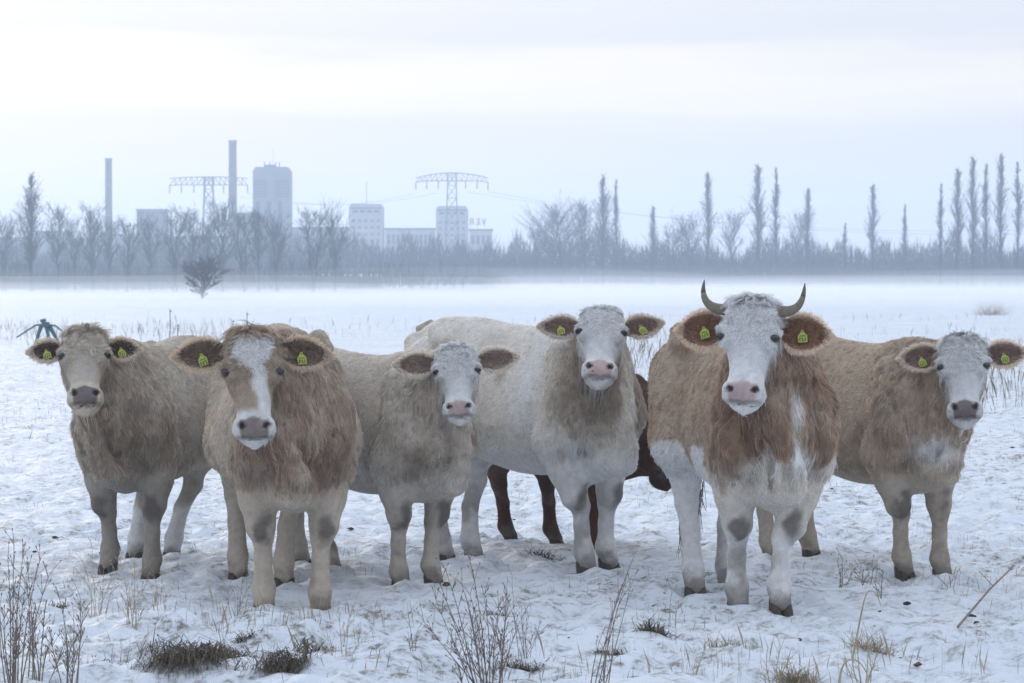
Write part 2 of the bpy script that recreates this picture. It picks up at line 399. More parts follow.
def setup(spec):
    c = Cow(); c.sp = spec
    s = c.s = spec['s']; c.w = spec.get('w', 1.0); th = R(spec['yaw']); lf = spec.get('len', 1.0)
    ff = [ground_at(*p) for p in spec['front']]; hf = [ground_at(*p) for p in spec['hind']]
    o = (ff[0] + ff[1]) / 2; o[2] = 0; o[0] += spec.get('shift', 0); c.o = o
    c.h = np.array([-math.sin(th), -math.cos(th), 0]); c.l = np.array([math.cos(th), -math.sin(th), 0]); c.up = np.array([0, 0, 1.])
    c.B = np.stack([c.h, c.l, c.up])                  # world -> body (rows)
    def tob(p): return c.B @ (p - o)
    def foot(p):
        q = tob(p); q[2] = gz(p[0], p[1]) - .004; return q
    ff = sorted([foot(p) for p in ff], key=lambda p: -p[1]); hf = sorted([foot(p) for p in hf], key=lambda p: -p[1])
    c.feet = ff + hf
    # head frame
    hd = spec['head']; Yd = o[1] + hd['dy']
    Pw = at(*hd['poll'], Yd); Qw = at(*hd['nose'], Yd)
    ax = Qw - Pw; ax[1] = 0; ax /= np.linalg.norm(ax)
    p = R(hd['pitch']); tocam = np.array([0, 0, CAM_H]) - Pw; tocam[2] = 0; tocam /= np.linalg.norm(tocam)
    tw = R(hd.get('turn', 0)); tocam = np.array([tocam[0]*math.cos(tw)-tocam[1]*math.sin(tw), tocam[0]*math.sin(tw)+tocam[1]*math.cos(tw), 0])
    u = ax * math.cos(p) + tocam * math.sin(p); u /= np.linalg.norm(u)
    n = tocam - u * (tocam @ u); n /= np.linalg.norm(n); v = np.cross(n, u)
    c.hs = hd['hs']; c.hl = hd.get('hl', .86); c.Hm = np.stack([u, v, n]) @ c.B.T      # body -> head rows
    c.poll = tob(Pw)
    def H(u_, v_, n_): return c.poll + c.hs * (np.array([u_ * c.hl, v_, n_]) @ c.Hm)
    c.H = H
    # neck: three bundles from the trunk to the head
    V3 = lambda *a: np.array(a) * s
    ctl = spec.get('neckctl', .0)
    c.neck = [(bez(V3(-.10, 0, 1.17), V3(.28 + ctl, 0, 1.22), H(.09, 0, -.13), 5), np.linspace(.105 * s, .090 * c.hs, 5)),
              (bez(V3(.08, 0, .98), V3(.40 + ctl, 0, 1.06), H(.17, 0, -.17), 5), np.linspace(.19 * s, .112 * c.hs, 5)),
              (bez(V3(.22, 0, .77), V3(.46 + ctl, 0, .86), H(.27, 0, -.20), 5), np.linspace(.15 * s, .078 * c.hs, 5))]
    c.dew = (bez(H(.34, 0, -.17), V3(.60 + ctl, 0, .72), V3(.37, 0, .575), 5), np.array([.040, .042, .046, .054, .068]) * s)
    c.brisk = (V3(.29, 0, .59), V3(.10, 0, .56), .085 * s, .10 * s)
    c.bumps = []
    for sg in (1, -1):
        c.bumps += [(V3(.02, sg * .14, 1.12), V3(.17, sg * .175, .84), .085 * s, .095 * s), (V3(.20, sg * .165, .80), V3(.12, sg * .18, .70), .088 * s, .085 * s),
                    (V3(-1.02 * lf, sg * .20, 1.235), V3(-.96 * lf, sg * .22, 1.19), .05 * s, .05 * s), (V3(-1.36 * lf, sg * .11, 1.16), V3(-1.3 * lf, sg * .13, 1.10), .06 * s, .07 * s)]
    c.legs = []; c.knees = []
    for i, f in enumerate(c.feet):
        sg = 1 if i % 2 == 0 else -1
        if i < 2:
            S = V3(.10, sg * .15, .92); E = V3(.02, sg * .172, .69)
            kx = .45 * f[0] + .03 * s; ky = .6 * f[1] + .4 * E[1]
            K = np.array([kx, ky, .385 * s]); K2 = np.array([.6 * f[0] + .4 * kx, .65 * f[1] + .35 * ky, .335 * s])
            Cn = np.array([.85 * f[0] + .15 * kx - .005, .8 * f[1] + .2 * ky, .23 * s])
            Fk = np.array([f[0] - .005, f[1], f[2] + .125 * s]); Pa = np.array([f[0] + .03 * s, f[1], f[2] + .055 * s])
            pts = [S, E, (E * .45 + K * .55) + np.array([.0, 0, 0]), K, K2, Cn, Fk, Pa]
            rs = np.array([.13, .122, .092, .066, .047, .038, .051, .048]) * s
        else:
            Hp = V3(-1.10 * lf, sg * .15, 1.02); St = V3(-.90 * lf, sg * .21, .73)
            hk = np.array([f[0] - spec.get('hock', .13) * s, .7 * f[1] + .3 * St[1], .50 * s]); hk2 = hk + np.array([.015, 0, -.08]) * s
            Cn = np.array([f[0] - .55 * spec.get('hock', .13) * s, .9 * f[1] + .1 * St[1], .28 * s])
            Fk = np.array([f[0] - .02 * s, f[1], f[2] + .13 * s]); Pa = np.array([f[0] + .02 * s, f[1], f[2] + .055 * s])
            G = St * .5 + hk * .5 + np.array([-.02, 0, .02]) * s
            pts = [Hp, St, G, hk, hk2, Cn, Fk, Pa]
            rs = np.array([.19, .165, .108, .066, .054, .043, .051, .050]) * s
            c.legs.append(([V3(-1.27 * lf, sg * .12, 1.0), V3(-1.20 * lf, sg * .15, .72), G], np.array([.13, .125, .09]) * s))
        c.legs.append((pts, rs)); c.knees.append(pts[3])
    c.lf = lf
    return c

def sdf_torso(c, P):
    X = P[:, 0] / c.s; X = np.where(X < 0, X / c.lf, X)
    return loft(X, P[:, 1] / (c.s * c.w), P[:, 2] / c.s, TORSO, 2.15, 0, .36) * c.s
def sdf_neck(c, P):
    d = None
    for pts, rs in c.neck:
        e = chain(P, pts, rs, .02)
        d = e if d is None else smin(d, e, .10 * c.s)
    d = smin(d, chain(P, c.dew[0], c.dew[1], .02), .045 * c.s)
    return smin(d, rcone(P, c.brisk[0], c.brisk[1], c.brisk[2], c.brisk[3]), .06 * c.s)
def sdf_legs(c, P):
    d = None
    for pts, rs in c.legs:
        e = chain(P, pts, rs, .025)
        d = e if d is None else smin(d, e, .03)
    return d
def sdf_head(c, P):
    ctr = c.H(.28, 0, -.1); m = ((P - ctr) ** 2).sum(1) < (.58 * c.hs) ** 2
    out = np.full(len(P), .16, P.dtype); out[m] = sdf_head_in(c, P[m])
    return out
def sdf_head_in(c, P):
    Q = (P - c.poll) @ c.Hm.T / c.hs; Q[:, 0] /= c.hl
    u, v, n = Q[:, 0], Q[:, 1], Q[:, 2]
    d = loft(u, v, n, HEAD, 2.4, .38)
    Qa = Q.copy(); Qa[:, 1] = np.abs(v)
    A = np.array
    d = smin(d, rcone(Qa, A([.190, .108, .012]), A([.250, .100, .014]), .041, .036), .025)         # brow and cheekbone
    d = smin(d, rcone(Qa, A([.09, .10, -.090]), A([.09, .128, -.095]), .034, .026), .03)            # ear root
    d = smin(d, rcone(Qa, A([.515, .0, -.080]), A([.525, .042, -.070]), .044, .036), .025)            # lower lip and chin
    d = smin(d, rcone(Qa, A([.515, .058, .012]), A([.535, .066, -.02]), .040, .036), .02)           # upper lip pads
    d = smax(d, -rcone(Qa, A([.512, .048, .062]), A([.530, .064, .042]), .013, .017), .012)         # nostrils
    d = smax(d, -rcone(Qa, A([.590, 0, .004]), A([.575, .090, -.055]), .005, .005), .010)           # mouth line
    d = smax(d, -rcone(Qa, A([.218, .133, .036]), A([.246, .130, .040]), .013, .011), .012)         # eye sockets
    return d * c.hs
def sdf(c, P):
    d = smin(sdf_torso(c, P), sdf_legs(c, P), .060 * c.s)
    for a, b, r1, r2 in c.bumps: d = smin(d, chain(P, [a, b], [r1, r2]), .045 * c.s)
    d = smin(d, sdf_neck(c, P), .055 * c.s)
    return smin(d, sdf_head(c, P), .035 * c.s)
def grad(c, P, e=.004):
    k = np.array([[1, -1, -1], [-1, -1, 1], [-1, 1, -1], [1, 1, 1.]])
    return sum(k[i] * sdf(c, (P + e * k[i]).astype(np.float32))[:, None] for i in range(4)) / (4 * e)

def polygonise(c, h):
    pts = np.vstack([np.array(c.feet), c.poll[None], c.H(.6, 0, 0)[None], np.array([[-1.5, -.42, .4], [.45, .42, 1.4]]) * c.s])
    lo = pts.min(0) - .18; hi = pts.max(0) + .18
    lo[2] = min(f[2] for f in c.feet) - .02
    m = 4; nc = np.ceil((hi - lo) / (h * m)).astype(int)
    ax = [lo[i] + (np.arange(nc[i]) + .5) * h * m for i in range(3)]
    C = np.stack(np.meshgrid(*ax, indexing='ij'), -1).reshape(-1, 3)
    fc = sdf(c, C.astype(np.float32)).reshape(nc)
    act = np.abs(fc) < h * m * 1.35
    n = nc * m
    big = np.repeat(np.repeat(np.repeat(np.where(fc < 0, -1., 1.), m, 0), m, 1), m, 2)
    idx = np.argwhere(np.repeat(np.repeat(np.repeat(act, m, 0), m, 1), m, 2))
    big[tuple(idx.T)] = sdf(c, (lo + (idx + .5) * h).astype(np.float32))
    S = big < 0
    cnt = sum(S[a:n[0]-1+a, b:n[1]-1+b, d:n[2]-1+d].astype(np.int8) for a in (0, 1) for b in (0, 1) for d in (0, 1))
    cell = (cnt > 0) & (cnt < 8)
    ids = -np.ones(cell.shape, int); ci = np.argwhere(cell); ids[cell] = np.arange(len(ci))
    V = lo + (ci + 1.0) * h
    F = []
    for a in range(3):
        sl0 = [slice(None)] * 3; sl1 = [slice(None)] * 3; sl0[a] = slice(0, -1); sl1[a] = slice(1, None)
        A0, A1 = S[tuple(sl0)], S[tuple(sl1)]
        e = np.argwhere(A0 != A1); b, d = [(1, 2), (2, 0), (0, 1)][a]
        ok = (e[:, b] > 0) & (e[:, d] > 0) & (e[:, b] < n[b] - 1) & (e[:, d] < n[d] - 1); e = e[ok]
        q = []
        for db, dd in ((-1, -1), (0, -1), (0, 0), (-1, 0)):
            g = e.copy(); g[:, b] += db; g[:, d] += dd; q.append(ids[g[:, 0], g[:, 1], g[:, 2]])
        q = np.stack(q, 1); flip = ~A0[tuple(e.T)]
        q[flip] = q[flip][:, ::-1]; F.append(q)
    F = np.vstack(F); F = F[(F >= 0).all(1)]
    for it in range(2):
        g = grad(c, V); f = sdf(c, V.astype(np.float32))
        st = (f / np.maximum((g * g).sum(1), .2))[:, None] * g
        l = np.linalg.norm(st, axis=1, keepdims=True); V = V - st * np.minimum(1, 1.2 * h / (l + 1e-9))
    g = grad(c, V, .006); nrm = g / (np.linalg.norm(g, axis=1, keepdims=True) + 1e-9)
    return V, F, nrm

def sst(a, b, x):
    t = np.clip((x - a) / (b - a), 0, 1); return t * t * (3 - 2 * t)
def mixc(A, B, f): return A + (np.asarray(B) - A) * np.asarray(f)[:, None]

# coat colours (hair albedo)
CREAM = np.array([.60, .52, .425]); TAN = np.array([.41, .325, .245]); BROWN = np.array([.235, .148, .098])
WHITE = np.array([.82, .80, .78]); GREY = np.array([.44, .392, .335]); DARK = np.array([.10, .085, .075])
PINK = np.array([.60, .46, .44]); RUST = np.array([.20, .085, .05])

def colour(c, P, hw):
    """albedo of the coat at body-frame points P; hw = 1 on the head"""
    k = c.sp['coat']; s = c.s
    x, y, z = (P / s).T
    Q = (P - c.poll) @ c.Hm.T / c.hs; Q[:, 0] /= c.hl; u, v, n = Q.T
    N1 = fbm(P / .22 / s + c.sp['seed'], 11, 4); N2 = fbm(P / .06 + c.sp['seed'], 21, 3)
    W = .5 + .5 * N1
    base, dark, pale = k['base'], k['dark'], k['pale']
    C = np.tile(base, (len(P), 1)).astype(float)
    C = mixc(C, dark, np.clip(.5 * sst(.0, .55, N1) + .22 * N2, 0, .8))
    C = mixc(C, pale, .75 * sst(.78, .46, z + .12 * N1) * k.get('under', .7))          # paler below
    neck = sst(-.02, .18, x) * (1 - hw)
    C = mixc(C, k.get('neck', dark), np.clip(neck * (.35 + .55 * sst(-.2, .4, N1)) * sst(.5, .7, z), 0, 1) * k.get('neckamt', .8))
    leg = sst(.60, .48, z)
    C = mixc(C, k.get('leg', pale), leg * .8)
    if 'patch' in k: C = k['patch'](c, C, x, y, z, N1, N2, hw)
    for i in (0, 1):                                                                   # dark callus on the front of each knee
        kp = c.knees[i]; dk = P - kp - np.array([.05 * s, 0, -.005])
        q = np.sqrt((dk[:, 0] / .085) ** 2 + (dk[:, 1] / .052) ** 2 + (dk[:, 2] / .10) ** 2) + .55 * N2 + .3 * N1
        C = mixc(C, DARK * 1.5, .85 * sst(1.15, .45, q))
    f = c.feet[0][2]
    C = mixc(C, np.array([.22, .185, .15]), .55 * sst(.55, .25, z) * sst(.05, .5, N1 + .4 * N2))                       # mud stains
    C = mixc(C, np.array([.16, .135, .11]), .75 * sst(.14, .04, z - f / s + .06 * N2) )      # muddy fetlocks
    # ---- head
    F = np.tile(k['face'], (len(P), 1)).astype(float)
    F = mixc(F, k.get('face2', k['face'] * .8), np.clip(.35 * sst(-.1, .5, N2), 0, 1))
    if 'blaze' in k:
        wob = .018 * N2
        top = sst(.100, .070, np.abs(v - .008 + wob) + .07 * sst(.14, .24, u)) * sst(.27, .20, u + .3 * wob) * sst(.015, .06, u + wob)
        cv = .020 + .030 * sst(.2, .4, u)
        stripe = sst(.042, .022, np.abs(v - cv + wob)) * sst(.14, .2, u)
        F = mixc(F, WHITE, np.clip(np.maximum(top, stripe), 0, 1))
    F = mixc(F, k.get('ring', WHITE * .95), sst(.415, .46, u + .012 * N2))
    if 'temple' in k: F = mixc(F, k['temple'], .8 * sst(.085, .15, np.abs(v) + .02 * N2) * sst(-.02, -.09, n))
    eye = np.sqrt(((u - .232 - .35 * (n - .03)) / .026) ** 2 + ((np.abs(v) - .135) / .034) ** 2 + ((n - .03) / .040) ** 2)
    F = mixc(F, np.array([.10, .075, .065]), .8 * sst(1.0, .6, eye))
    pad = sst(.478, .490, u + .010 * np.cos(v * 60)) * sst(.592, .580, u) * sst(.076, .066, np.abs(v) + .05 * np.maximum(u - .53, 0) * 4) * sst(-.035, -.015, n)
    F = mixc(F, k['nose'] * (1 + .25 * N2[:, None]), pad)
    nos = np.sqrt(((u - .522 + .25 * (np.abs(v) - .056)) / .017) ** 2 + ((np.abs(v) - .056) / .019) ** 2)
    F = mixc(F, np.array([.05, .035, .035]), sst(1.15, .75, nos) * sst(.0, .02, n))
    F = mixc(F, F * .45, sst(.012, .004, np.abs(u - .590 + .17 * np.abs(v))) * sst(-.06, -.02, n) * .8)
    F = mixc(F, c.sp['ear']['out'] * 1.1, .9 * sst(.115, .145, np.abs(v) + .015 * N2) * sst(.17, .13, u) * sst(-.02, -.05, n))
    C = mixc(C, F, hw)
    C *= (1 + .10 * N2)[:, None]
    return np.clip(C, .01, .85), pad * hw

def ear_mesh(c, side, n=14, m=11):
    e = c.sp['ear']; hs = c.hs
    Lh, Wd = e.get('L', .235) * hs * 1.08, e.get('W', .082) * hs * .93
    dv = np.array([e['droop'][0 if side > 0 else 1], side, e.get('back', -.12)]); dv /= np.linalg.norm(dv)   # head frame (u, v, n)
    ac = np.array([-1, 0, .10]); ac -= dv * (ac @ dv); ac /= np.linalg.norm(ac)
    nr = np.cross(dv, ac) * side; nr = nr if nr[2] > 0 else -nr
    base = np.array([e.get('bu', .075), side * .125, -.075]) * hs
    t = np.linspace(0, 1, n); sp = np.linspace(-1, 1, m)
    wd = Wd * np.interp(t, [0, .12, .3, .5, .7, .85, .94, 1], [.42, .70, .98, 1.0, .82, .52, .27, .03])
    T, Sx = np.meshgrid(t, sp, indexing='ij'); Wt = wd[:, None] * np.ones_like(Sx)
    low = 1.0 - .12 * T                                                          # belly of the leaf hangs lower
    off = (Sx * Wt * np.where(Sx < 0, 1.12, .92))[..., None] * ac + (T * Lh * 1.0)[..., None] * dv
    cup = -(1 - Sx ** 2) * Wt * .62 * (1 - .5 * T) + .05 * Lh * np.sin(T * 3)
    inn = base + off + cup[..., None] * nr
    out = inn - (.010 * hs + .012 * hs * (1 - Sx ** 2) * (1 - T))[..., None] * nr
    V = np.vstack([inn.reshape(-1, 3), out.reshape(-1, 3)])
    F = []
    g = lambda a, b, k: k * n * m + a * m + b
    for a in range(n - 1):
        for b in range(m - 1):
            F.append((g(a, b, 0), g(a, b + 1, 0), g(a + 1, b + 1, 0), g(a + 1, b, 0)))
            F.append((g(a, b, 1), g(a + 1, b, 1), g(a + 1, b + 1, 1), g(a, b + 1, 1)))
        F.append((g(a, 0, 0), g(a + 1, 0, 0), g(a + 1, 0, 1), g(a, 0, 1)))
        F.append((g(a, m - 1, 0), g(a, m - 1, 1), g(a + 1, m - 1, 1), g(a + 1, m - 1, 0)))
    for b in range(m - 1):
        F.append((g(n - 1, b, 0), g(n - 1, b + 1, 0), g(n - 1, b + 1, 1), g(n - 1, b, 1)))
    rim = np.clip(np.maximum(np.abs(Sx), (T - .55) / .45 * .98), 0, 1)
    rimf = sst(.76, .97, rim).ravel()
    ci = mixc(np.tile(e['inn'] * 1.45, (n * m, 1)), e['rim'], rimf)
    co = mixc(np.tile(e['out'], (n * m, 1)), e['rim'], rimf * .6)
    Vb = c.poll + V @ c.Hm
    back = lambda d: d @ c.Hm
    info = dict(base=c.poll + base @ c.Hm, dv=back(dv), ac=back(ac), nr=back(nr), L=Lh, W=Wd,
                inn=(c.poll + inn.reshape(-1, 3) @ c.Hm), T=T.ravel(), S=Sx.ravel(), rim=rimf, n=n, m=m,
                out=(c.poll + out.reshape(-1, 3) @ c.Hm), ci=ci, co=co, dim=(n, m))
    return Vb, np.array(F), np.vstack([ci, co]), info

def flow_field(c, P, nr, hw, rng):
    s = c.s
    x, y, z = (P / s).T
    Q = (P - c.poll) @ c.Hm.T / c.hs; Q[:, 0] /= c.hl; u, v, n = Q.T
    body = np.tile(np.array([-.75, 0, -.75]), (len(P), 1))
    body[:, 2] -= 1.3 * sst(-.25, .25, x); body[:, 0] += .55 * sst(-.1, .25, x)
    top = sst(1.18, 1.28, z); body[:, 1] += np.sign(y) * .5 * top
    leg = sst(.62, .48, z)[:, None]; body = body * (1 - leg) + np.array([-.12, 0, -1.]) * leg
    hd = np.stack([np.where(u > .17, (u - .17) * 6 + .15, (u - .17) * 3), v * 5, np.zeros_like(u)], 1)
    curl = fbm(Q / .035 + c.sp['seed'], 31, 2); curl2 = fbm(Q / .035 + 40 + c.sp['seed'], 33, 2)
    cs = sst(.34, .12, u) * 2.6 + .15
    hd[:, 0] += curl * cs; hd[:, 1] += curl2 * cs
    tuft = sst(.07, .0, u) * sst(-.16, -.05, n)
    hd = hd * (1 - tuft)[:, None] + tuft[:, None] * np.stack([.8 + .3 * curl, .7 * curl2 + v * 4, .3 + 0 * u], 1)
    cheek = sst(-.04, -.12, n)[:, None]; hd = hd * (1 - cheek) + np.array([.5, 0, -.9]) * cheek
    hdb = hd @ c.Hm
    fl = body * (1 - hw)[:, None] + hdb * hw[:, None]
    nz = np.stack([fbm(P / (.11 * s) + 7 * i + c.sp['seed'], 41 + i, 2) for i in range(3)], 1)
    fl = fl / (np.linalg.norm(fl, axis=1, keepdims=True) + 1e-6) + c.sp.get('wave', .55) * nz * (1 - .5 * hw)[:, None]
    fl -= nr * (fl * nr).sum(1)[:, None]
    fl /= np.linalg.norm(fl, axis=1, keepdims=True) + 1e-6
    Lb = np.full(len(P), .024)
    Lb = Lb + .020 * sst(-.10, .2, x) * sst(.52, .8, z) + .012 * sst(.75, .62, z) * sst(.5, .6, z)
    Lb = Lb * (1 - leg[:, 0]) + .009 * leg[:, 0]
    Lh = .009 + .024 * sst(.36, .10, u) + .050 * c.sp.get('tuft', 1.) * tuft + .016 * cheek[:, 0] * sst(.2, .4, u)
    Lh = Lh * (1 - .5 * sst(.42, .47, u) * sst(-.03, .01, n))
    return fl, (Lb * (1 - hw) + Lh * hw) * c.sp.get('hairlen', 1.0), tuft * hw

def grow(c, V, F, nrm, C, hw, pad, count, rng):
    a, b, d, e = (V[F[:, i]] for i in range(4))
    area = np.linalg.norm(np.cross(d - a, e - b), axis=1) / 2
    w = area * (1 + 1.8 * hw[F[:, 0]]) * (1 - .97 * pad[F].max(1))
    ctr = (a + d) / 2
    cam_b = c.B @ (np.array([0, 0, CAM_H]) - c.o)
    tov = cam_b - ctr; tov /= np.linalg.norm(tov, axis=1, keepdims=True)
    w = w * np.clip((nrm[F[:, 0]] * tov).sum(1) + .85, .18, 1)               # fewer on the far side
    w = w * np.where(ctr[:, 2] < .07, .3, 1)
    fi = rng.choice(len(F), count, p=w / w.sum())
    p, q = rng.random((2, count, 1))
    def lerp(A):
        x0, x1, x2, x3 = (A[F[fi, i]] for i in range(4))
        if A.ndim == 1: pp, qq = p[:, 0], q[:, 0]
        else: pp, qq = p, q
        return (x0 * (1 - pp) + x1 * pp) * (1 - qq) + (x3 * (1 - pp) + x2 * pp) * qq
    P, nr, col, h = lerp(V), lerp(nrm), lerp(C), lerp(hw)
    nr /= np.linalg.norm(nr, axis=1, keepdims=True) + 1e-9
    fl, Ln, tuft = flow_field(c, P, nr, h, rng)
    Ln = Ln * rng.uniform(.65, 1.2, count) * np.where(rng.random(count) < .12, 1.55, 1.0)
    lift = (.26 + .16 * h)[:, None] * rng.uniform(.5, 1.4, (count, 1))
    d0 = fl * .55 + nr * lift + rng.normal(0, .13, (count, 3)); d0 /= np.linalg.norm(d0, axis=1, keepdims=True)
    d1 = fl + nr * .10 + rng.normal(0, .16, (count, 3)) + np.array([0, 0, -.25]); d1 /= np.linalg.norm(d1, axis=1, keepdims=True)
    K = 4
    pts = np.empty((count, K, 3)); pts[:, 0] = P - nr * .003
    for k in range(1, K):
        t = (k - .5) / (K - 1); dd = d0 * (1 - t) + d1 * t
        pts[:, k] = pts[:, k - 1] + dd * (Ln / (K - 1))[:, None]
    # locks: strands of one small patch share their tip
    cs = (.024 + .012 * (1 - h)) * c.s * (1 + .8 * (rng.random(count) < .5))
    key = np.floor((P + .045 * np.stack([fbm(P / .06 + 90 + 9 * i, 61, 2) for i in range(3)], 1)) / cs[:, None]).astype(np.int64)
    key = key[:, 0] * 73856093 ^ key[:, 1] * 19349663 ^ key[:, 2] * 83492791
    _, inv = np.unique(key, return_inverse=True); nb = inv.max() + 1
    num = np.bincount(inv, minlength=nb)[:, None]
    cl = np.clip(.60 - .9 * sst(.6, .45, P[:, 2] / c.s) * (1 - h), .1, .60)
    cl = (np.where(h > .5, cl * 1.45, cl) * np.clip((Ln - .010) / .02, 0, 1))[:, None]
    for k in range(1, K):
        mean = np.stack([np.bincount(inv, pts[:, k, i], nb) for i in range(3)], 1) / num
        pts[:, k] += (mean[inv] - pts[:, k]) * cl * (k / (K - 1)) ** 1.2
    vb = (1 + (rng.normal(0, 1, nb)[inv]) * (.15 + .10 * np.clip((Ln - .035) / .03, 0, 1))) * rng.normal(1, .08, count)
    # never let a strand dip far below the hide
    rad = np.empty((count, K)); r0 = rng.uniform(.0010, .0017, count) * (1 - .2 * h)
    for k in range(K): rad[:, k] = r0 * (1 - .75 * (k / (K - 1)) ** 1.5)
    return pts, rad, np.clip(1.22 * col * vb[:, None], .008, .9)

def ear_hair(c, inf, rng, k_rim=1800, k_in=1100):
    out = []
    e = c.sp['ear']; n, m = inf['dim']
    def pick(pos, count, wgt):
        i = rng.choice(len(pos), count, p=wgt / wgt.sum()); return i
    # fringe on the rim
    wr = (np.abs(inf['S']) > .99) * (inf['T'] > .08) * 1.0 + (inf['T'] > .9) * .8
    i = pick(inf['inn'], k_rim, wr)
    P = inf['inn'][i] + rng.normal(0, .006, (k_rim, 3))
    d = np.sign(inf['S'][i])[:, None] * inf['ac'] * (1 - inf['T'][i] ** 3)[:, None] + inf['dv'] * (.35 + .9 * inf['T'][i] ** 2)[:, None] + inf['nr'] * .1
    d = d + rng.normal(0, .25, d.shape); d /= np.linalg.norm(d, axis=1, keepdims=True)
    Ln = rng.uniform(.007, .019, k_rim)
    out.append((P, d, Ln, np.tile(np.minimum(e['rim'] * 1.25, .88), (k_rim, 1)), rng.uniform(.0007, .0012, k_rim)))
    # hair inside the bowl, lying outwards
    wi = (1 - inf['rim']) + .1
    i = pick(inf['inn'], k_in, wi)
    P = inf['inn'][i] + rng.normal(0, .008, (k_in, 3))
    d = inf['dv'] * .9 + inf['nr'] * .45 + rng.normal(0, .35, (k_in, 3)) - inf['ac'] * inf['S'][i][:, None] * .3; d /= np.linalg.norm(d, axis=1, keepdims=True)
    ci = inf['ci'][i] * rng.uniform(.7, 1.25, (k_in, 1)); pale = rng.random(k_in) < .16; ci[pale] = e['rim'] * .7
    out.append((P, d, rng.uniform(.008, .018, k_in), ci, rng.uniform(.0008, .0012, k_in)))
    # back of the ear
    i = pick(inf['out'], k_in, np.ones(n * m))
    P = inf['out'][i]; d = inf['dv'] * .8 - inf['nr'] * .45 + rng.normal(0, .25, (k_in, 3)); d /= np.linalg.norm(d, axis=1, keepdims=True)
    out.append((P, d, rng.uniform(.010, .02, k_in), inf['co'][i], rng.uniform(.0008, .0012, k_in)))
    PT, RD, CL = [], [], []
    for P, d, Ln, col, r in out:
        K = 4; pts = np.empty((len(P), K, 3)); pts[:, 0] = P
        bend = rng.normal(0, .18, d.shape) + np.array([0, 0, -.15])
        for k in range(1, K): pts[:, k] = pts[:, k - 1] + (d + bend * k / K) * (Ln / (K - 1))[:, None]
        PT.append(pts); CL.append(col * rng.uniform(.85, 1.1, (len(P), 1)))
        RD.append(np.stack([r * (1 - .75 * (k / (K - 1)) ** 1.5) for k in range(K)], 1))
    return np.concatenate(PT), np.concatenate(RD), np.concatenate(CL)

def hair_object(name, pts, rad, col, parent):
    hc = bpy.data.hair_curves.new(name); n, K, _ = pts.shape
    hc.add_curves([K] * n)
    hc.points.foreach_set('position', pts.astype(np.float32).ravel())
    a = hc.attributes.get('radius') or hc.attributes.new('radius', 'FLOAT', 'POINT')
    a.data.foreach_set('value', rad.astype(np.float32).ravel())
    a = hc.attributes.new('col', 'FLOAT_COLOR', 'CURVE')
    a.data.foreach_set('color', np.c_[col, np.ones(n)].astype(np.float32).ravel())
    return link(name, hc, parent, M_HAIR)

def horn_mesh(c, side):
    hp = c.sp['horn']; pts = []; rs = []
    ctrl = np.array(hp, float); t = np.linspace(0, 1, 14)
    xs = np.linspace(0, 1, len(ctrl))
    for tt in t:
        q = np.array([np.interp(tt, xs, ctrl[:, i]) for i in range(3)]); q[1] *= side; pts.append(q)
    pts = np.array(pts); 
    for _ in range(3): pts[1:-1] = (pts[:-2] + 2 * pts[1:-1] + pts[2:]) / 4
    pts = np.array([c.H(*q) for q in pts])
    rs = [(.029 * (1 - tt) ** .75 + .0025) * c.hs * (1 + .05 * math.sin(tt * 40) * (1 - tt)) for tt in t]
    mb = MB(); mb.tube([c.B.T @ q for q in pts[:11]], rs[:11], 12)
    m2 = MB(); m2.tube([c.B.T @ q for q in pts[10:]], rs[10:], 12)
    return mb, m2

def horn_material():
    m = mat('horn', srgb(122, 114, 100), .5, var=.2, vscale=40, bump=.3, bscale=90)
    return m
M_HORN = horn_material()
M_HORNTIP = mat('horn_tip', srgb(92, 86, 78), .45, var=.2, vscale=40, bump=.2, bscale=90)

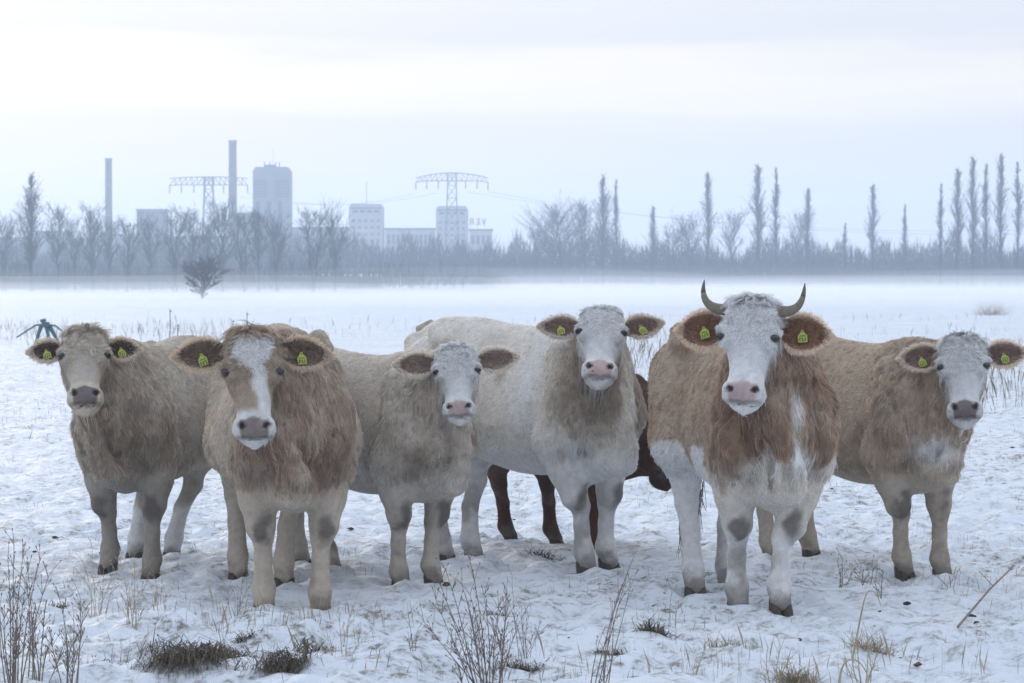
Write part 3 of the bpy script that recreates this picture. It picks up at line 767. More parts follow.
def build_cow(spec, h=.011, hairs=70000):
    c = setup(spec); rng = np.random.default_rng(int(spec['seed'] * 100))
    V, F, nrm = polygonise(c, h)
    dh = sdf_head(c, V); do = np.minimum(np.minimum(sdf_torso(c, V), sdf_neck(c, V)), sdf_legs(c, V))
    hw = sst(-.035, .02, do - dh)
    C, pad = colour(c, V, hw)
    root = empty('cow', tuple(c.o)); props(root, spec['label'], 'cow', 'cattle standing in the snow')
    W = lambda P: P @ c.B                                                   # body -> world axes
    pts, rad, hc = grow(c, V, F, nrm, C, hw, pad, hairs, rng)
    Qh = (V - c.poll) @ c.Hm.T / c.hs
    under = .80 - .22 * hw * (1 - pad) * sst(.42, .14, Qh[:, 0] / c.hl)            # forehead hide darkened: shade between the curls painted into its colour
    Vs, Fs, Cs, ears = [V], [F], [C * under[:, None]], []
    o = len(V)
    for side in (1, -1):
        ev, ef, ec, inf = ear_mesh(c, side); Vs.append(ev); Fs.append(ef + o); Cs.append(ec); o += len(ev); ears.append((side, inf))
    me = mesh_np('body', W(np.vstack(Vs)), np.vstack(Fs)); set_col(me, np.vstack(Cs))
    link('body', me, root, M_HIDE)
    PT, RD, CL = [pts], [rad], [hc]
    for side, inf in ears:
        a, b, d = ear_hair(c, inf, rng); PT.append(a); RD.append(b); CL.append(d)
    PT = np.concatenate(PT); hair_object('coat', (PT.reshape(-1, 3) @ c.B).reshape(PT.shape), np.concatenate(RD), np.concatenate(CL), root)
    # eyes
    for side in (1, -1):
        mb = MB(); ctr = np.array([.232, side * .123, .033])
        nu, nv = 12, 8; vv = []; ff = []
        for i in range(nv + 1):
            for j in range(nu):
                a, b = math.pi * i / nv, 2 * math.pi * j / nu
                vv.append(W(c.H(*(ctr + np.array([.019 * math.cos(a), .025 * math.sin(a) * math.cos(b), .026 * math.sin(a) * math.sin(b)])))))
        for i in range(nv):
            for j in range(nu): ff.append((i * nu + j, i * nu + (j + 1) % nu, (i + 1) * nu + (j + 1) % nu, (i + 1) * nu + j))
        mb.add(vv, ff); mb.build('eye', M_EYE, root, True)
    if 'horn' in spec:
        for side in (1, -1):
            hn, tipm = horn_mesh(c, side); ho = hn.build('horn', M_HORN, root, True); tipm.build('horn_tip', M_HORNTIP, ho, True)
    if spec.get('tags', True):
        for side, inf in ears:
            tt, ss = spec['ear'].get('tag', (.50, -.35))
            i = int(np.argmin((inf['T'] - tt) ** 2 + (inf['S'] - ss) ** 2))
            o_ = inf['inn'][i] + inf['nr'] * .020
            X = W(inf['dv']); Yv = W(inf['ac']); Nn = W(inf['nr']); o_ = W(o_)
            ang = R(spec['ear'].get('tagrot', 12)) * side
            X, Yv = X * math.cos(ang) + Yv * math.sin(ang), -X * math.sin(ang) + Yv * math.cos(ang)
            k = .0048 * c.hs / .95
            prof = [(-4.2, -5.2), (4.2, -5.2), (4.4, 1.2), (1.5, 4.2), (1.0, 6.4), (-1.0, 6.4), (-1.5, 4.2), (-4.4, 1.2)]
            mb = MB(); q = [(o_ + X * a * k + Yv * b * k) for a, b in prof]; nq = len(q)
            mb.add(q + [p + Nn * .003 for p in q], [tuple(range(nq - 1, -1, -1)), tuple(range(nq, 2 * nq))] + [(j, (j + 1) % nq, nq + (j + 1) % nq, nq + j) for j in range(nq)])
            tag = mb.build('ear_tag', M_TAG, root)
            mb = MB()
            for (a0, b0, a1, b1) in [(-3, -4, -2.2, -1), (-2.2, -1.6, -.9, -1), (-.4, -4, .4, -1), (.4, -4, 1.4, -3.4), (2, -4, 2.8, -1), (-3, .4, 3, 1.0), (-.5, 4.4, .5, 5.4)]:
                qq = [o_ + X * a * k + Yv * b * k + Nn * .0035 for a, b in ((a0, b0), (a1, b0), (a1, b1), (a0, b1))]
                mb.add(qq + [p + Nn * .0008 for p in qq], [(4, 5, 6, 7), (0, 1, 5, 4), (1, 2, 6, 5), (2, 3, 7, 6), (3, 0, 4, 7)])
            mb.build('print', M_PRINT, tag)
    # hooves: two claws each
    for i, f in enumerate(c.feet):
        mb = MB()
        for sg in (1, -1):
            rings = []; nn = 8
            for zz, sc_, fx in ((.070, .80, .010), (.045, .95, .020), (.012, 1.10, .034), (-.012, 1.12, .038)):
                rings.append([(f[0] + (fx + .047 * sc_ * math.cos(a)) * c.s, f[1] + (sg * .027 + .026 * sc_ * math.sin(a)) * c.s, f[2] + zz * c.s)
                              for a in np.linspace(0, 2 * math.pi, nn, endpoint=False)])
            vv = [W(np.array(p)) for r_ in rings for p in r_]
            ff = [(k * nn + j, k * nn + (j + 1) % nn, (k + 1) * nn + (j + 1) % nn, (k + 1) * nn + j) for k in range(3) for j in range(nn)]
            ff += [tuple(range(nn)), tuple(range(4 * nn - 1, 3 * nn - 1, -1))]
            mb.add(vv, ff)
        mb.build('hoof', M_HOOF, root, True)
    # tail
    s = c.s; lf = c.lf; tx = spec.get('tail', (0, 0))
    tz = spec.get('tailz', .42)
    tp = [np.array(p) * s for p in ((-1.36 * lf, 0, 1.26), (-1.46 * lf, 0, 1.24), (-1.50 * lf, .02 + tx[1] * .2, 1.08), (-1.49 * lf + tx[0] * .4, .03 + tx[1] * .6, .80 + .4 * tz), (-1.45 * lf + tx[0] * .8, tx[1] * .9, .50 + .8 * tz), (-1.42 * lf + tx[0], tx[1], .24 + tz))]
    mb = MB(); mb.tube([W(p) for p in tp], [.035 * s, .032 * s, .026 * s, .020 * s, .018 * s, .006 * s], 8)
    tl = mb.build('tail', spec.get('tailmat', M_TAIL), root, True)
    nt_ = 260; tt = rng.uniform(0, 1, nt_); P0 = tp[3] + (tp[4] - tp[3]) * tt[:, None]
    d = np.array([0, 0, -1.]) + rng.normal(0, .05, (nt_, 3)); Ln = (.30 + .16 * rng.random(nt_)) * s * (1 - .9 * min(tz, .6))
    pp = np.stack([P0 + rng.normal(0, .012, (nt_, 3)) + d * (Ln * k / 3)[:, None] + .012 * np.sin(k * 2 + rng.random((nt_, 1)) * 6) * np.array([1, 1, 0]) for k in range(4)], 1)
    hair_object('switch', (pp.reshape(-1, 3) @ c.B).reshape(pp.shape), np.tile([.002, .002, .0018, .001], (nt_, 1)), np.tile(spec.get('switch', GREY * .45), (nt_, 1)), tl)
    return c, root
M_TAIL = mat('tail_hide', CREAM * .7, .85, var=.2, vscale=30, bump=.5, bscale=70, spec=.1)
scene.cycles_curves.shape = 'RIBBONS'
scene.cycles_curves.subdivisions = 2
# ------------------------------------------------------------------ the herd
def patch_c1(c, C, x, y, z, N1, N2, hw):
    C = mixc(C, GREY * .8, .55 * sst(.62, .45, z) * sst(-.4, -.1, x))
    return mixc(C, WHITE * .9, sst(.34, .26, z) * sst(-.5, -.7, x))
def patch_c2(c, C, x, y, z, N1, N2, hw):
    ch = sst(.12, .3, x) * sst(.52, .66, z) * (1 - hw)
    C = mixc(C, BROWN * 1.15, .62 * ch * sst(-.5, .3, N1 + .5 * N2))
    return C
def patch_c3(c, C, x, y, z, N1, N2, hw):
    ch = sst(.08, .3, x) * sst(.60, .72, z) * sst(1.1, .85, z)
    C = mixc(C, BROWN * 1.2, .55 * ch * sst(-.1, .45, N1))
    fl = np.exp(-((x + .62) / .28) ** 2 - ((z - .78) / .16) ** 2)
    return mixc(C, GREY * .7, .4 * fl * sst(-.4, .3, N1))
def patch_c4(c, C, x, y, z, N1, N2, hw):
    fl = np.exp(-((x + .78) / .30) ** 2 - ((z - .80) / .14) ** 2)
    C = mixc(C, GREY * .72, np.clip(1.0 * fl * sst(-.6, .2, N1), 0, 1))
    C = mixc(C, TAN * .9, .6 * np.exp(-((x + .36) / .05) ** 2 - ((z - 1.02) / .07) ** 2))
    nk = sst(.02, .22, x) * sst(.66, .86, z) * sst(.05, .11, np.abs(y) + .03 * N2) * sst(1.32, 1.22, z)
    C = mixc(C, TAN * .72, .85 * nk * sst(-.5, .2, N1 + .3))
    C = mixc(C, WHITE, .75 * np.exp(-((x + .14) / .09) ** 2) * sst(.6, .75, z + .1 * N1))
    return mixc(C, WHITE, .85 * sst(.66, .56, z + .10 * N1))
def patch_c5(c, C, x, y, z, N1, N2, hw):
    ch = sst(.14, .30, x) * sst(.70, .80, z) * (1 - hw)
    C = mixc(C, BROWN * 1.1, .75 * ch * sst(-.4, .3, N1 + .4 * N2))
    low = sst(.75, .67, z + .16 * N1 + .10 * sst(.0, .3, x) * sst(.12, .24, np.abs(y))) 
    C = mixc(C, WHITE, low)
    spot = np.exp(-((x - .34) / .16) ** 2 - ((np.abs(y) - .13) / .06) ** 2 - ((z - .80) / .07) ** 2)
    C = mixc(C, BROWN * 1.2, np.clip(1.2 * spot * sst(-.3, .3, N2 + .2), 0, .9))
    dw = sst(.42, .48, x) * sst(.09, .04, np.abs(y - .05)) * sst(1.05, .98, z)
    C = mixc(C, WHITE, .9 * dw)
    arm = sst(.74, .62, z) * sst(-.12, .0, x)
    return mixc(C, CREAM * 1.05, .65 * arm * sst(.3, .42, z))
def patch_c6(c, C, x, y, z, N1, N2, hw):
    sp = np.exp(-((x - .36) / .12) ** 2 - ((y + .05) / .12) ** 2 - ((z - .70) / .07) ** 2)
    C = mixc(C, BROWN * 1.3, .5 * sst(.15, .3, x) * sst(.55, .66, z) * sst(.95, .78, z) * sst(-.4, .3, N1))
    return mixc(C, WHITE, np.clip(1.5 * sp, 0, .95))
FACE_W = np.array([.74, .735, .735])
HERD = [
 dict(seed=1.3, label='grey-tan cow with shaggy dark forelock at the far left of the herd', s=.96, yaw=12, len=.92, w=.92, front=[(110, 571), (152, 575)], hind=[(136, 556), (173, 556)],
      head=dict(poll=(84, 330), nose=(85.5, 412), dy=-.52, pitch=36, hs=.93),
      ear=dict(L=.165, W=.070, droop=(-.02, .02), inn=np.array([.075, .05, .035]), out=TAN, rim=np.array([.66, .56, .46]), back=-.12),
      coat=dict(base=GREY * 1.2, dark=TAN * .9, pale=CREAM * .9, face=GREY * 1.25, face2=TAN, nose=np.array([.20, .17, .165]), ring=CREAM * 1.1, leg=GREY * .8, neck=TAN * .85, temple=TAN * .7, patch=patch_c1), tuft=1.2),
 dict(seed=2.7, label='tan cow with a crooked white blaze and brown chest, second from the left', s=1.03, yaw=-8, front=[(264, 608), (320, 609)], hind=[(238, 577), (284, 583)],
      head=dict(poll=(252, 331), nose=(254.5, 443), dy=-.58, pitch=14, hs=.98, hl=.88),
      ear=dict(L=.225, W=.078, droop=(.10, .06), inn=np.array([.12, .085, .06]), out=TAN, rim=np.array([.62, .50, .38]), back=-.18),
      coat=dict(base=TAN * .7 + GREY * .5, dark=TAN * .9, pale=CREAM, face=TAN * 1.0, face2=TAN * .8, nose=np.array([.30, .24, .225]), ring=WHITE * .9, blaze=True, leg=CREAM, neck=BROWN * .8 + GREY * .3, temple=TAN * .75, patch=patch_c2), tuft=1.1),
 dict(seed=3.1, label='small pale grey white-faced cow without ear tags, standing before the tall cream cow', s=.93, yaw=-38, w=.9, front=[(399, 583), (431, 582)], hind=[(300, 566), (330, 571)],
      head=dict(poll=(455.5, 346), nose=(459.5, 422), dy=-.38, pitch=27, hs=.84, hl=.80), neckctl=-.10,
      ear=dict(L=.225, W=.078, droop=(-.12, -.08), inn=np.array([.20, .145, .115]), out=GREY, rim=np.array([.72, .64, .55]), back=-.10), tags=False,
      coat=dict(base=GREY * 1.4, dark=GREY * 1.1, pale=WHITE * .8, face=FACE_W, face2=FACE_W * .85, nose=PINK, ring=WHITE, leg=GREY * 1.35, neck=GREY * 1.05, neckamt=.5, patch=patch_c3), tuft=.7, wave=.4, hairlen=.8),
 dict(seed=4.6, label='tall cream-white cow with white face and brown neck sides, head raised above her neighbours', s=1.04, yaw=-36, len=1.02, w=.9, shift=-.08, front=[(584, 570), (606, 567)], hind=[(443, 561), (472, 559)],
      head=dict(poll=(602.5, 309), nose=(599, 383), dy=-.36, pitch=38, hs=.95, hl=.82), neckctl=-.14,
      ear=dict(L=.205, W=.072, droop=(-.36, -.05), inn=np.array([.17, .11, .085]), out=GREY, rim=np.array([.60, .52, .45]), back=-.14),
      coat=dict(base=CREAM * .6 + WHITE * .5, dark=GREY * 1.3, pale=WHITE, face=FACE_W, face2=FACE_W * .9, nose=PINK, ring=WHITE, leg=WHITE * .92, neck=CREAM, neckamt=.3, patch=patch_c4), tuft=.8, wave=.4, hairlen=.8),
 dict(seed=5.2, label='horned brown-and-white cow with white face and two upturned horns', s=1.06, yaw=-9, len=.92, w=.80, shift=.05, front=[(737, 607), (779, 612)], hind=[(694, 592), (727, 583)],
      head=dict(poll=(753, 299), nose=(749, 409), dy=-.56, pitch=20, hs=1.0, turn=-10), neckctl=-.05,
      ear=dict(L=.215, W=.095, droop=(.06, .06), inn=np.array([.15, .075, .042]), out=TAN, rim=np.array([.70, .56, .44]), back=-.14, tag=(.5, -.15), bu=.115),
      horn=[(.050, .085, -.035), (.056, .130, -.03), (.056, .172, -.02), (.042, .206, -.005), (.010, .228, .010), (-.035, .236, .015), (-.095, .234, .010)],
      coat=dict(base=TAN * 1.12, dark=BROWN * 1.45, pale=WHITE, face=FACE_W * 1.05, face2=FACE_W * .92, nose=PINK * 1.02, ring=WHITE, leg=CREAM * 1.08, neck=BROWN * 1.3, neckamt=.9, patch=patch_c5), tuft=.9, wave=.95, hairlen=1.15, tail=(0, -.09), tailz=0.0),
 dict(seed=6.4, label='tan cow with white face and dark mottled nose at the far right of the herd', s=.97, yaw=-26, w=.88, shift=-.07, front=[(902, 573), (940, 575)], hind=[(770, 560), (809, 557)],
      head=dict(poll=(962.5, 337), nose=(965.5, 426), dy=-.40, pitch=27, hs=.93), neckctl=-.12,
      ear=dict(L=.21, W=.080, droop=(-.06, .0), inn=np.array([.16, .105, .085]), out=TAN, rim=np.array([.68, .58, .48]), back=-.12),
      coat=dict(base=TAN * 1.2, dark=TAN * .85, pale=CREAM, face=FACE_W * .92, face2=FACE_W * .78, nose=np.array([.20, .165, .16]), ring=WHITE * .85, leg=CREAM * .85, neck=TAN * .85, patch=patch_c6), tuft=.9),
 dict(seed=7.9, label='dark red-brown cow mostly hidden behind the tall cream cow, head lowered', s=.84, yaw=-80, len=.66, hock=.05, front=[(592, 551), (606, 543)], hind=[(508, 541), (553, 541)],
      head=dict(poll=(647, 408), nose=(653, 479), dy=-.55, pitch=28, hs=.93, turn=22), neckctl=.05,
      ear=dict(L=.20, W=.065, droop=(.15, .05), inn=RUST * .5, out=RUST, rim=np.array([.35, .16, .10]), back=-.2), tags=False,
      coat=dict(base=RUST * .7, dark=RUST * .4, pale=RUST * .55, face=RUST * .42, face2=RUST * .3, nose=np.array([.10, .08, .075]), ring=RUST * .4, leg=RUST * .5, neck=RUST * .35, neckamt=1.0), tuft=.6, hairlen=.7, switch=RUST * .4),
]
COWS = []
for sp_ in HERD:
    hidden = sp_['seed'] > 7
    COWS.append(build_cow(sp_, .018 if hidden else .012, 26000 if hidden else 75000))
print('COWS', round(time.time() - T0, 1))
# ------------------------------------------------------------------ bare trees
M_BARK = mat('wet_bark', (.04, .036, .034), .9, var=.3, vscale=3)
M_TWIG = mat('bare_twigs', (.05, .043, .040), .9, var=.25, vscale=.8)
def perp(d, rnd):
    g = (rnd.gauss(0, 1), rnd.gauss(0, 1), rnd.gauss(0, 1))
    a = np.array((d[1] * g[2] - d[2] * g[1], d[2] * g[0] - d[0] * g[2], d[0] * g[1] - d[1] * g[0])); return a / (math.sqrt(a @ a) + 1e-9)
def nrmz(v): v = np.array(v, float); return v / (math.sqrt(v @ v) + 1e-9)
def seg_branch(mb, p, d, ln, r0, r1, rnd, bend=.12, up=.05, n=3, k=4):
    pts = [p.copy()]; dd = d.copy()
    for i in range(k):
        dd = nrmz(dd + perp(dd, rnd) * rnd.uniform(0, bend) + np.array([0, 0, up])); pts.append(pts[-1] + dd * ln / k)
    rs = [r0 + (r1 - r0) * i / k for i in range(k + 1)]
    mb.tube(pts, rs, n, cap=False); return pts, dd
def tree_crown(rnd, H, w=.07, ang=.42, start=.12, limbs=60, stems=1, subs=6, twigs=2, peak=.4):
    """trunk(s) to the top, limbs along them, sub-branches and twigs; peak = height fraction of the widest crown"""
    tr, cr = MB(), MB()
    for s_ in range(stems):
        pts = [np.array([rnd.uniform(-.03, .03) * H * (stems > 1), rnd.uniform(-.03, .03) * H * (stems > 1), -.2])]
        lx, ly = rnd.uniform(-.10, .10) * (stems > 1), rnd.uniform(-.10, .10) * (stems > 1); Hs = H * rnd.uniform(.82, 1) if s_ else H
        for i in range(1, 9): wb = .004 if ang < .5 else .014; pts.append(np.array([lx * Hs * i / 8 + rnd.uniform(-wb, wb) * H, ly * Hs * i / 8 + rnd.uniform(-wb, wb) * H, Hs * i / 8]))
        tr.tube(pts, [H * .0105 * (1 - .9 * i / 8) + .012 for i in range(9)], 5, cap=False)
        for j in range(limbs // stems):
            t = start + (.98 - start) * rnd.random() ** .9; k = min(int(t * 8), 7); o = pts[k] + (pts[k + 1] - pts[k]) * (t * 8 - k)
            f = (t - start) / (1 - start); prof = (f / peak) ** .5 if f < peak else ((1 - f) / (1 - peak)) ** .8 * .85 + .15
            a = rnd.uniform(0, 6.283); A = ang * (1.25 - .6 * f)
            d = nrmz([math.cos(a) * A, math.sin(a) * A, 1]); ln = H * w * (1 + 1.2 / max(A, .4)) * prof * rnd.uniform(.6, 1.2)
            bp, dd = seg_branch(cr, o, d, ln, .0032 * H * (1.1 - t) + .012, .010, rnd, .2, .07, 3, 3)
            for m_ in range(subs):
                q = bp[rnd.randint(1, 3)]
                b2, d2 = seg_branch(cr, q, nrmz(dd + perp(dd, rnd) * rnd.uniform(.25, .75) + np.array([0, 0, .2])), ln * rnd.uniform(.25, .5), .020, .013, rnd, .2, .08, 3, 2)
                for m2 in range(twigs):
                    seg_branch(cr, b2[rnd.randint(1, 2)], nrmz(d2 + perp(d2, rnd) * rnd.uniform(.3, .8)), ln * rnd.uniform(.12, .28), .015, .010, rnd, .2, .05, 3, 1)
    return tr, cr
def tree_bush(rnd, H, w=.5, n=26):
    tr, cr = MB(), MB()
    for j in range(n):
        a = rnd.uniform(0, 6.283); sp = rnd.uniform(.05, w)
        d = nrmz([math.cos(a) * sp, math.sin(a) * sp, 1])
        bp, dd = seg_branch(tr if j < 5 else cr, np.array([rnd.uniform(-.1, .1), rnd.uniform(-.1, .1), -.1]), d, H * rnd.uniform(.55, .95), H * .009, .010, rnd, .15, .08, 3, 4)
        for m_ in range(9):
            q = bp[rnd.randint(1, 4)]
            b2, d2 = seg_branch(cr, q, nrmz(dd + perp(dd, rnd) * rnd.uniform(.3, .9)), H * rnd.uniform(.12, .3), .016, .009, rnd, .2, .06, 3, 2)
            for m2 in range(3):
                seg_branch(cr, b2[rnd.randint(1, 2)], nrmz(d2 + perp(d2, rnd) * rnd.uniform(.3, .9)), H * rnd.uniform(.06, .16), .011, .007, rnd, .2, .06, 3, 2)
    return tr, cr
PROTO = {}
def proto(key, fn, *a):
    rnd = random.Random(hash_key(key)); tr, cr = fn(rnd, *a)
    out = []
    for nm, mb in (('trunk', tr), ('crown', cr)):
        me = bpy.data.meshes.new(nm); me.from_pydata(mb.V, [], mb.F); me.materials.append(M_BARK if nm == 'trunk' else M_TWIG); me.update(); out.append(me)
    PROTO[key] = (out, a[0])
def hash_key(k): return sum((i + 1) * ord(ch) for i, ch in enumerate(k))
proto('spread_a', tree_crown, 11.0, .24, 1.0, .14, 120, 3, 7, 3, .45)
proto('spread_b', tree_crown, 11.0, .15, .7, .22, 60, 2, 7, 3, .55)
proto('slim_a', tree_crown, 11.0, .115, .6, .30, 50, 1, 7, 3, .5)
proto('slim_b', tree_crown, 11.0, .115, .6, .28, 66, 3, 7, 3, .55)
proto('poplar_a', tree_crown, 20.0, .038, .30, .12, 130, 1, 7, 2, .35)
proto('poplar_b', tree_crown, 20.0, .031, .28, .12, 110, 1, 7, 2, .4)
proto('poplar_c', tree_crown, 20.0, .050, .38, .12, 140, 1, 7, 2, .3)
proto('bush_a', tree_crown, 3.4, .21, 1.15, .04, 80, 3, 8, 3, .5)
HMAX = {}
for k_, (ms_, h_) in PROTO.items():
    HMAX[k_] = max(v.co.z for m__ in ms_ for v in m__.vertices)
def tree(kind, px, top_y, Y, label, group, wscale=1.0, rz=None, name='bare_tree', base=None):
    top = at(px, top_y, Y); z0 = gz(top[0], Y)
    if base is not None: z0 = base
    sc = (top[2] - z0) / HMAX[kind]
    r = empty(name, (top[0], Y, z0), (px * 7.13) % 6.283 if rz is None else rz); r.scale = (sc * wscale, sc * wscale, sc)
    props(r, label, 'tree' if name != 'bare_shrub' else 'shrub', group)
    for nm, me in zip(('trunk', 'crown'), PROTO[kind][0]): link(nm, me, r)
    return r
GL, GM, GR = 'bare trees in front of the factory', 'bare trees in the middle of the tree line', 'poplars on the right'
LEFT = [('slim_b', 4, 207, 300, 'leftmost bare tree, cut off by the picture edge'), ('poplar_c', 31, 171, 295, 'tall pointed bare tree left of the left chimney'),
        ('slim_a', 58, 200, 300, 'slim bare tree midway between pointed tree and left chimney'), ('slim_b', 92, 196, 305, 'bare tree just left of the left chimney'),
        ('spread_b', 127, 206, 290, 'dense bare tree just right of the left chimney'), ('slim_a', 150, 214, 300, 'bare tree in front of the dark square block'),
        ('slim_b', 175, 199, 298, 'slender bare tree right of the dark square block'), ('slim_a', 193, 205, 304, 'slender bare tree left of the left pylon mast'),
        ('slim_b', 222, 191, 300, 'tall bare tree just left of the right chimney'), ('spread_b', 243, 195, 296, 'bare tree between right chimney and tallest tower'),
        ('slim_a', 259, 204, 290, 'thin bare tree in front of the left edge of tallest tower'), ('slim_b', 276, 205, 293, 'bare tree in front of the right half of tallest tower'),
        ('spread_b', 314, 191, 296, 'broad bare tree just right of the tallest tower'), ('slim_a', 335, 208, 290, 'slim bare tree left of the middle tower'),
        ('slim_a', 75, 212, 312, 'faint low bare tree beside the left chimney'), ('slim_a', 108, 215, 315, 'bare tree at the foot of the left chimney'), ('slim_b', 207, 212, 312, 'bare tree at the foot of the left pylon')]
for k_, px_, ty_, Y_, lb_ in LEFT: tree(k_, px_, ty_, Y_, lb_, GL, 1.15 if 'poplar' not in k_ else 1.5)
MID = [('spread_a', 562, 187, 420, 'wide-crowned bare tree, broadest of the tree line', .95), ('poplar_c', 603, 173, 422, 'tall dense poplar behind the wide-crowned tree', 1.2),
       ('poplar_b', 616, 178, 430, 'thin poplar close right of the tall dense poplar', 1.0), ('poplar_a', 653, 205, 430, 'short pointed poplar standing alone in mid tree line', 1.3),
       ('slim_b', 690, 206, 425, 'bushy bare tree left of a tall single poplar', 1.0), ('poplar_a', 708, 171, 430, 'tall single poplar left of the horned cow', 1.2),
       ('slim_a', 731, 206, 432, 'slim bare tree behind the horned cow between poplars', 1.0), ('poplar_a', 758, 163, 428, 'tall poplar above the horned cow, left one of two', 1.25),
       ('poplar_b', 776, 166, 430, 'tall thin poplar above the horned cow, right one of two', 1.1), ('slim_a', 798, 206, 434, 'low bare tree beside a pointed poplar right of horned cow', .8),
       ('poplar_a', 808, 187, 430, 'pointed poplar right of the two above the horned cow', 1.2), ('poplar_b', 845, 222, 436, 'very short pointed tree amid the hedge right of centre', 1.4),
       ('poplar_a', 873, 183, 430, 'lone poplar midway to the right-hand poplar row', 1.1), ('poplar_b', 905, 203, 434, 'small thin poplar just before the right-hand poplar row', 1.1),
       ('spread_b', 535, 216, 418, 'low bare tree at the left foot of the wide-crowned tree', .8), ('slim_b', 672, 218, 440, 'low bare tree between short pointed poplar and bushy tree', 1.1),
       ('slim_a', 585, 196, 424, 'upright bare tree filling the right of the wide crown', 1.0)]
for k_, px_, ty_, Y_, lb_, ws_ in MID: tree(k_, px_, ty_, Y_, lb_, GM, ws_ * (1.0 if 'poplar' in k_ else 1.2), name='poplar' if 'poplar' in k_ else 'bare_tree')
ORD = ['first', 'second', 'third', 'fourth', 'fifth', 'sixth']
for i_, (px_, ty_, k_) in enumerate([(941, 182, 'poplar_b'), (958, 167, 'poplar_a'), (973, 155, 'poplar_a'), (986, 162, 'poplar_b'), (1001, 152, 'poplar_a'), (1018, 160, 'poplar_b')]):
    tree(k_, px_, ty_, 400 + 4 * i_, ORD[i_] + ' poplar from the left in the right-hand row of six', GR, (1.0, 1.15, .95, 1.1, 1.05, 1.2)[i_], name='poplar')
tree('bush_a', 202, 252, 208, 'round dark bush alone in the mist below the left pylon', None, 1.9, name='bare_shrub')

# a far-off hedge and young wood that reads as one mass
def far_wood():
    rng = np.random.default_rng(5); n = 60000
    mb_V = []; mb_F = []
    px = rng.uniform(-60, 1090, n); left = px < 490
    front = rng.random(n) < .22; left = left & front & (rng.random(n) < sst(490, 280, px)); Y = np.where(left, rng.uniform(318, 350, n), rng.uniform(440, 475, n))
    X = (px - 512) / FPX * Y; Z0 = ground_z(X, Y)
    prof = 5.6 + 1.7 * n2(px, px * 0, 60, 71, 3) + 1.6 * n2(px, px * 0, 14, 73, 2)
    H = np.where(left, 3.4 + 1.9 * n2(px, px * 0, 22, 75, 3), prof * 1.35 * (1 + .15 * (px > 900))) * rng.uniform(.2, 1.0, n) ** .45
    base = Z0 + rng.random(n) * np.maximum(H - 1.2, .2); ln = rng.uniform(.9, 2.4, n)
    a = rng.uniform(0, 6.283, n); lean = rng.uniform(0, .6, n)
    tipx, tipy, tipz = X + np.cos(a) * lean * ln, Y + np.sin(a) * lean * ln, base + ln
    r = rng.uniform(.03, .09, n)
    V = np.empty((n, 4, 3))
    for k in range(3):
        an = 2.0944 * k; V[:, k] = np.c_[X + r * np.cos(an), Y + r * np.sin(an), base]
    V[:, 3] = np.c_[tipx, tipy, tipz]
    i = np.arange(n)[:, None] * 4
    F = np.concatenate([i + np.array([0, 1, 3]), i + np.array([1, 2, 3]), i + np.array([2, 0, 3])])
    o = link('hedge', mesh_np('hedge', V.reshape(-1, 3), F, False), None, M_TWIG)
    props(o, 'long dark hedge and scrub along the far edge of the field', 'hedge', kind='stuff')
far_wood()

# ------------------------------------------------------------------ the works behind the trees
YB = 640.0
M_CONC = mat('grey_concrete', (.20, .20, .20), .9, var=.12, vscale=.3)
M_CONCL = mat('pale_concrete', (.42, .41, .39), .9, var=.10, vscale=.3)
M_BRICK = mat('dark_brick', (.13, .10, .09), .9, var=.2, vscale=.5)
M_PANE = mat('dark_glass', (.03, .035, .045), .15, spec=.6)
M_DULLPANE = mat('dusty_glass', (.13, .14, .15), .4)
M_STEEL = mat('galvanised_steel', (.17, .18, .19), .6, var=.15, vscale=1.0)
M_SIGN = mat('sign_red', (.32, .10, .08), .6)
M_SNOWROOF = mat('roof_snow', (.80, .83, .88), .7, bump=.3, bscale=3)
K = YB / FPX
def XB(px, Y=YB): return (px - 512) / FPX * Y
def ZB(py, Y=YB): return CAM_H + (HORIZON - py) / FPX * Y * 1.0
def block(root, name, x0, x1, top, depth, m, bot=0.0, chamfer=0.0, y0=0.0, parent=None):
    """x0,x1 metres in root frame"""
    mb = MB()
    if chamfer:
        c_ = chamfer; h = top
        prof = [(x0, bot), (x1, bot), (x1, h - c_), (x1 - c_ * .7, h), (x0 + c_ * .7, h), (x0, h - c_)]
        V = [(a, y0, b) for a, b in prof] + [(a, y0 + depth, b) for a, b in prof]; n = len(prof)
        mb.add(V, [tuple(range(n)), tuple(range(2 * n - 1, n - 1, -1))] + [(i, n + i, n + (i + 1) % n, (i + 1) % n) for i in range(n)])
    else: mb.box((x0, y0, bot), (x1, y0 + depth, top))
    return mb.build(name, m, parent if parent is not None else root)
def windows(root, cols, rows, x0, x1, z0, z1, fw=.62, fh=.55, m=None):
    cw, rh = (x1 - x0) / cols, (z1 - z0) / rows
    me = None
    for i in range(cols):
        for j in range(rows):
            if me is None:
                mb = MB(); mb.box((-cw * fw / 2, -.12, -rh * fh / 2), (cw * fw / 2, .05, rh * fh / 2))
                w_ = mb.build('window', m or M_PANE, root); me = w_.data
            else: w_ = link('window', me, root)
            w_.location = (x0 + cw * (i + .5), 0, z0 + rh * (j + .5))
def building(name, label, cat, pxc, Y=YB):
    x = XB(pxc, Y); r = empty(name, (x, Y, -.3)); props(r, label, cat); return r
